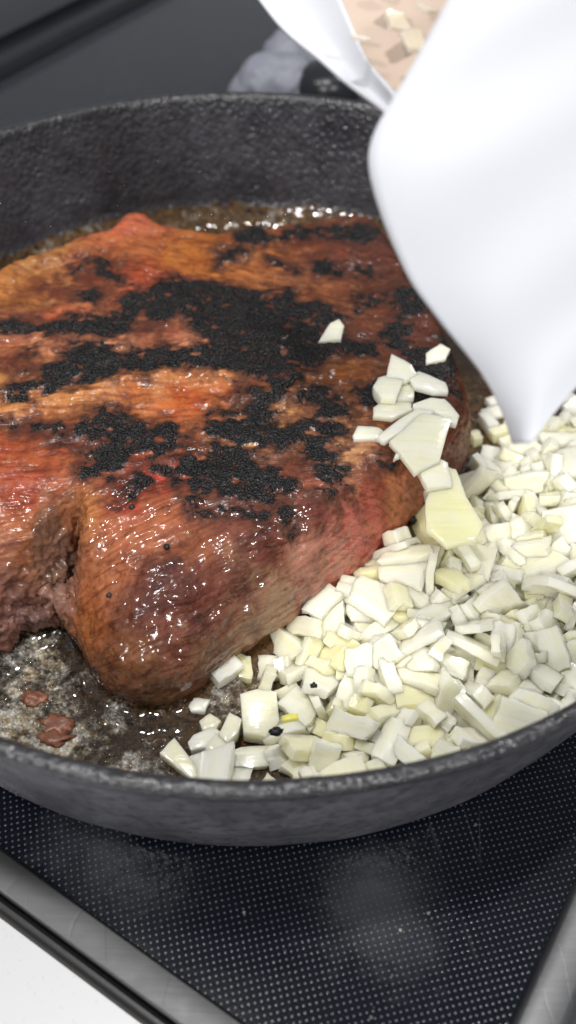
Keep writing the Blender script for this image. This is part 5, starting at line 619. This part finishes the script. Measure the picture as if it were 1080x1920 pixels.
def bubbles():
    v1, f1 = ico(2); v1 = v1.copy(); V, F, n = [], [], 0; r = random.Random(5)
    spots = []
    def many(cnt, fx, r0, r1):
        c = np.array([fx() for _ in range(cnt*3)]); rad = np.hypot(c[:, 0]-PCX, c[:, 1]-PCY)
        c = c[(rad < 133) & (meat_h(c[:, 0], c[:, 1])[1] < 1)][:cnt]
        for x, y in c:
            spots.append((x, y, max(FLOOR+1.15, 21.5-15*math.sqrt(max(0, 1-(min(15.4, max(0, math.hypot(x-PCX, y-PCY)-120.7))/15.5)**2))), r0*(r1/r0)**(r.random()**2.2)))
    many(1100, lambda: (r.gauss(-60, 24), r.gauss(122, 13)), .25, 1.1)
    many(420, lambda: (r.gauss(-8, 14), r.gauss(143, 9)), .25, 1.1)
    many(900, lambda: (lambda a, q: (PCX+q*math.cos(a), PCY+q*math.sin(a)))(r.uniform(.9, 2.4), r.gauss(129, 3.5)), .35, 1.5)
    many(240, lambda: (r.gauss(78, 14), r.gauss(243, 14)), .3, 1.2)
    for _ in range(900):
        a = r.uniform(.75, 2.6); z = 18+abs(r.gauss(0, 11)); q = 142.9-(57-z)*.19-.15
        if z < 52: spots.append((PCX+q*math.cos(a), PCY+q*math.sin(a), z, r.uniform(.12, .42)))
    spots.extend([(-5.2, 151, FLOOR+1.2, 3.1), (-19.5, 140, FLOOR+1.2, 1.5), (-12, 146, FLOOR+1, 1.3), (68, 231, FLOOR+1, 2.6), (62, 246, FLOOR+1, 1.8)])
    for (x, y, z, q) in spots:
        V.append(v1*np.array((q, q, q*.85))+np.array((x, y, z))); F += [tuple(i+n for i in f) for f in f1]; n += len(v1)
    o = mesh_obj('fat_bubbles', np.concatenate(V), F, mat_bubble()); tag(o, 'small glassy bubbles in the hot fat round the roast', None, None, 'stuff')
bubbles()
# browned scraps, peppercorns and crumbs
M_scrap = mat_plain('browned_scrap', (.24, .095, .055), .35, 260, .75, .0012)
M_pep = mat_plain('black_pepper', (.012, .010, .009), .45, 900, .5, .0004)
M_burn = mat_plain('burnt_flake', (.006, .006, .006), .55, 900, .5, .0004)
def lump(name, loc, rad, mat, seed, label, cat):
    v, f = ico(3); v = v*np.array(rad); v = v*(1+.6*fbm(v/max(rad)*2.2+seed*7.7, 4))[:, None]
    o = mesh_obj(name, v, f, mat); o.location = Vector(loc)*S; tag(o, label, cat); return o
for i, (nm, loc, rad, mk, lab, cat) in enumerate(SMALL): lump(nm, loc, rad, {'S': M_scrap, 'B': M_burn, 'P': M_pep}[mk], i+1, lab, cat)
# ------------------------------------------------------------------ folded mat pouring the onions
def sheet(name, G, th, mat, root, sub=2):
    G = np.array(G); r_, c_ = G.shape[:2]; V = G.reshape(-1, 3)
    F = [(i*c_+j, i*c_+j+1, (i+1)*c_+j+1, (i+1)*c_+j) for i in range(r_-1) for j in range(c_-1)]
    o = mesh_obj(name, V, F, mat); under(o, root)
    s = o.modifiers.new('sub', 'SUBSURF'); s.levels = s.render_levels = sub
    q = o.modifiers.new('th', 'SOLIDIFY'); q.thickness = th*S; q.offset = 0
    return o
def mat_sheet(name, col, trans):
    m = NT(name); n = m.noise(30, 3)
    m.set(Base_Color=m.mix(n, tuple(c*.97 for c in col), col), Roughness=.45)
    tl = m.n('ShaderNodeBsdfTranslucent'); tl.inputs[0].default_value = (*col, 1)
    mx = m.n('ShaderNodeMixShader'); mx.inputs[0].default_value = trans
    m.l(m.p.outputs[0], mx.inputs[1]); m.l(tl.outputs[0], mx.inputs[2]); m.l(mx.outputs[0], m.o.inputs[0]); return m.m
M_mat = mat_sheet('white_plastic', (.74, .755, .80), .2); M_shade_tan = mat_sheet('shade_tinted_plastic', (.56, .44, .355), .1)  # tan is painted shade: the inside of the same white mat
mat_root = empty('folded_mat', MAT_NEAR[-1][0]); tag(mat_root, 'white flexible mat folded into a chute above the skillet, shade painted tan inside', 'cutting mat')
sheet('near_wall', MAT_NEAR, 1.0, M_mat, mat_root); sheet('far_wall', MAT_FAR, 1.0, M_mat, mat_root); sheet('shade_tinted_bed', MAT_BED, .8, M_shade_tan, mat_root)
M_onm = mat_onion('shade_tinted_onion', (.72, .62, .48), (.70, .60, .48), (.72, .62, .48))  # white onion tinted beige to paint the warm shade inside the mat
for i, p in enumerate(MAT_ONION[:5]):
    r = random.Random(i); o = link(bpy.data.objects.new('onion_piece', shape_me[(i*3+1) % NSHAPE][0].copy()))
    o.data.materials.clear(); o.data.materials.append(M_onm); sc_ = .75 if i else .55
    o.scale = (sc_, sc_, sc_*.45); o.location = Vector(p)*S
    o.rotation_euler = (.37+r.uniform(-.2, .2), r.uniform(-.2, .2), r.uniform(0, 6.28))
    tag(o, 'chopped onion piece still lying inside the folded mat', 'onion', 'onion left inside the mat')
# ------------------------------------------------------------------ crumpled foil and dark cap behind the pan
def mat_foil():
    m = NT('crumpled_foil'); n = m.noise(60, 3)
    m.set(Base_Color=m.mix(m.ramp(m.noise(90, 3), [(.62, 0.), (.72, .6)]), (.20, .21, .25), (.16, .1, .08)), Metallic=.0, Roughness=.5, Normal=m.bump(n, .001, .4)); return m.m
def blob(name, parts, mat, amp, fr, label, cat):
    v, f = ico(5); c0 = np.mean([p[0] for p in parts], 0); R0 = 60
    out = v*0
    # radial hull of a few lobes
    best = np.zeros(len(v))
    for c, r_ in parts:
        d = (np.array(c)-c0); b = v @ d; disc = b*b-(d@d)+r_*r_; t = np.where(disc > 0, b+np.sqrt(np.maximum(disc, 0)), 0); best = np.maximum(best, t)
    best *= 1+amp*(1-2*np.abs(fbm(v*fr, 3)))
    P = c0+v*best[:, None]; P[:, 2] = np.maximum(P[:, 2], .6)
    base = np.array((c0[0], c0[1], 0)); o = mesh_obj(name, P-base, f, mat); o.location = Vector(base)*S; tag(o, label, cat); return o
blob('crumpled_foil', [((-24, 446, 22), 13), ((-19, 446, 29), 13), ((-9, 447, 28), 14), ((-10, 462, 34), 12), ((-6, 466, 32), 14), ((-16, 452, 12), 16)], mat_foil(), .045, 2.2, 'pale crumpled foil lump on the cooktop behind the skillet', 'foil')
def cap():
    root = empty('dark_cap', (9, 440, 0)); tag(root, 'dark round cap beside the foil behind the skillet', 'cap')
    def ring(name, prof, mat):
        seg = 40; n = len(prof); V = []; F = []
        for i in range(seg):
            a = 2*math.pi*i/seg; rr_ = 1+.015*math.cos(a*20)
            for r_, z in prof: V.append((9+r_*rr_*math.cos(a), 440+r_*rr_*math.sin(a), z))
        for i in range(seg):
            j = (i+1) % seg
            for k in range(n-1): F.append((i*n+k, j*n+k, j*n+k+1, i*n+k+1))
        return under(mesh_obj(name, V, F, mat, None, True, 45), root)
    ring('cap_body', [(14.5, 4), (14.5, 30), (13.5, 36), (11, 39.5), (6, 41), (.3, 41.4)], M_black)
    ring('base_ring', [(14, .2), (17.5, .4), (18, 2), (17, 4), (14.6, 5)], M_steelL)
cap()
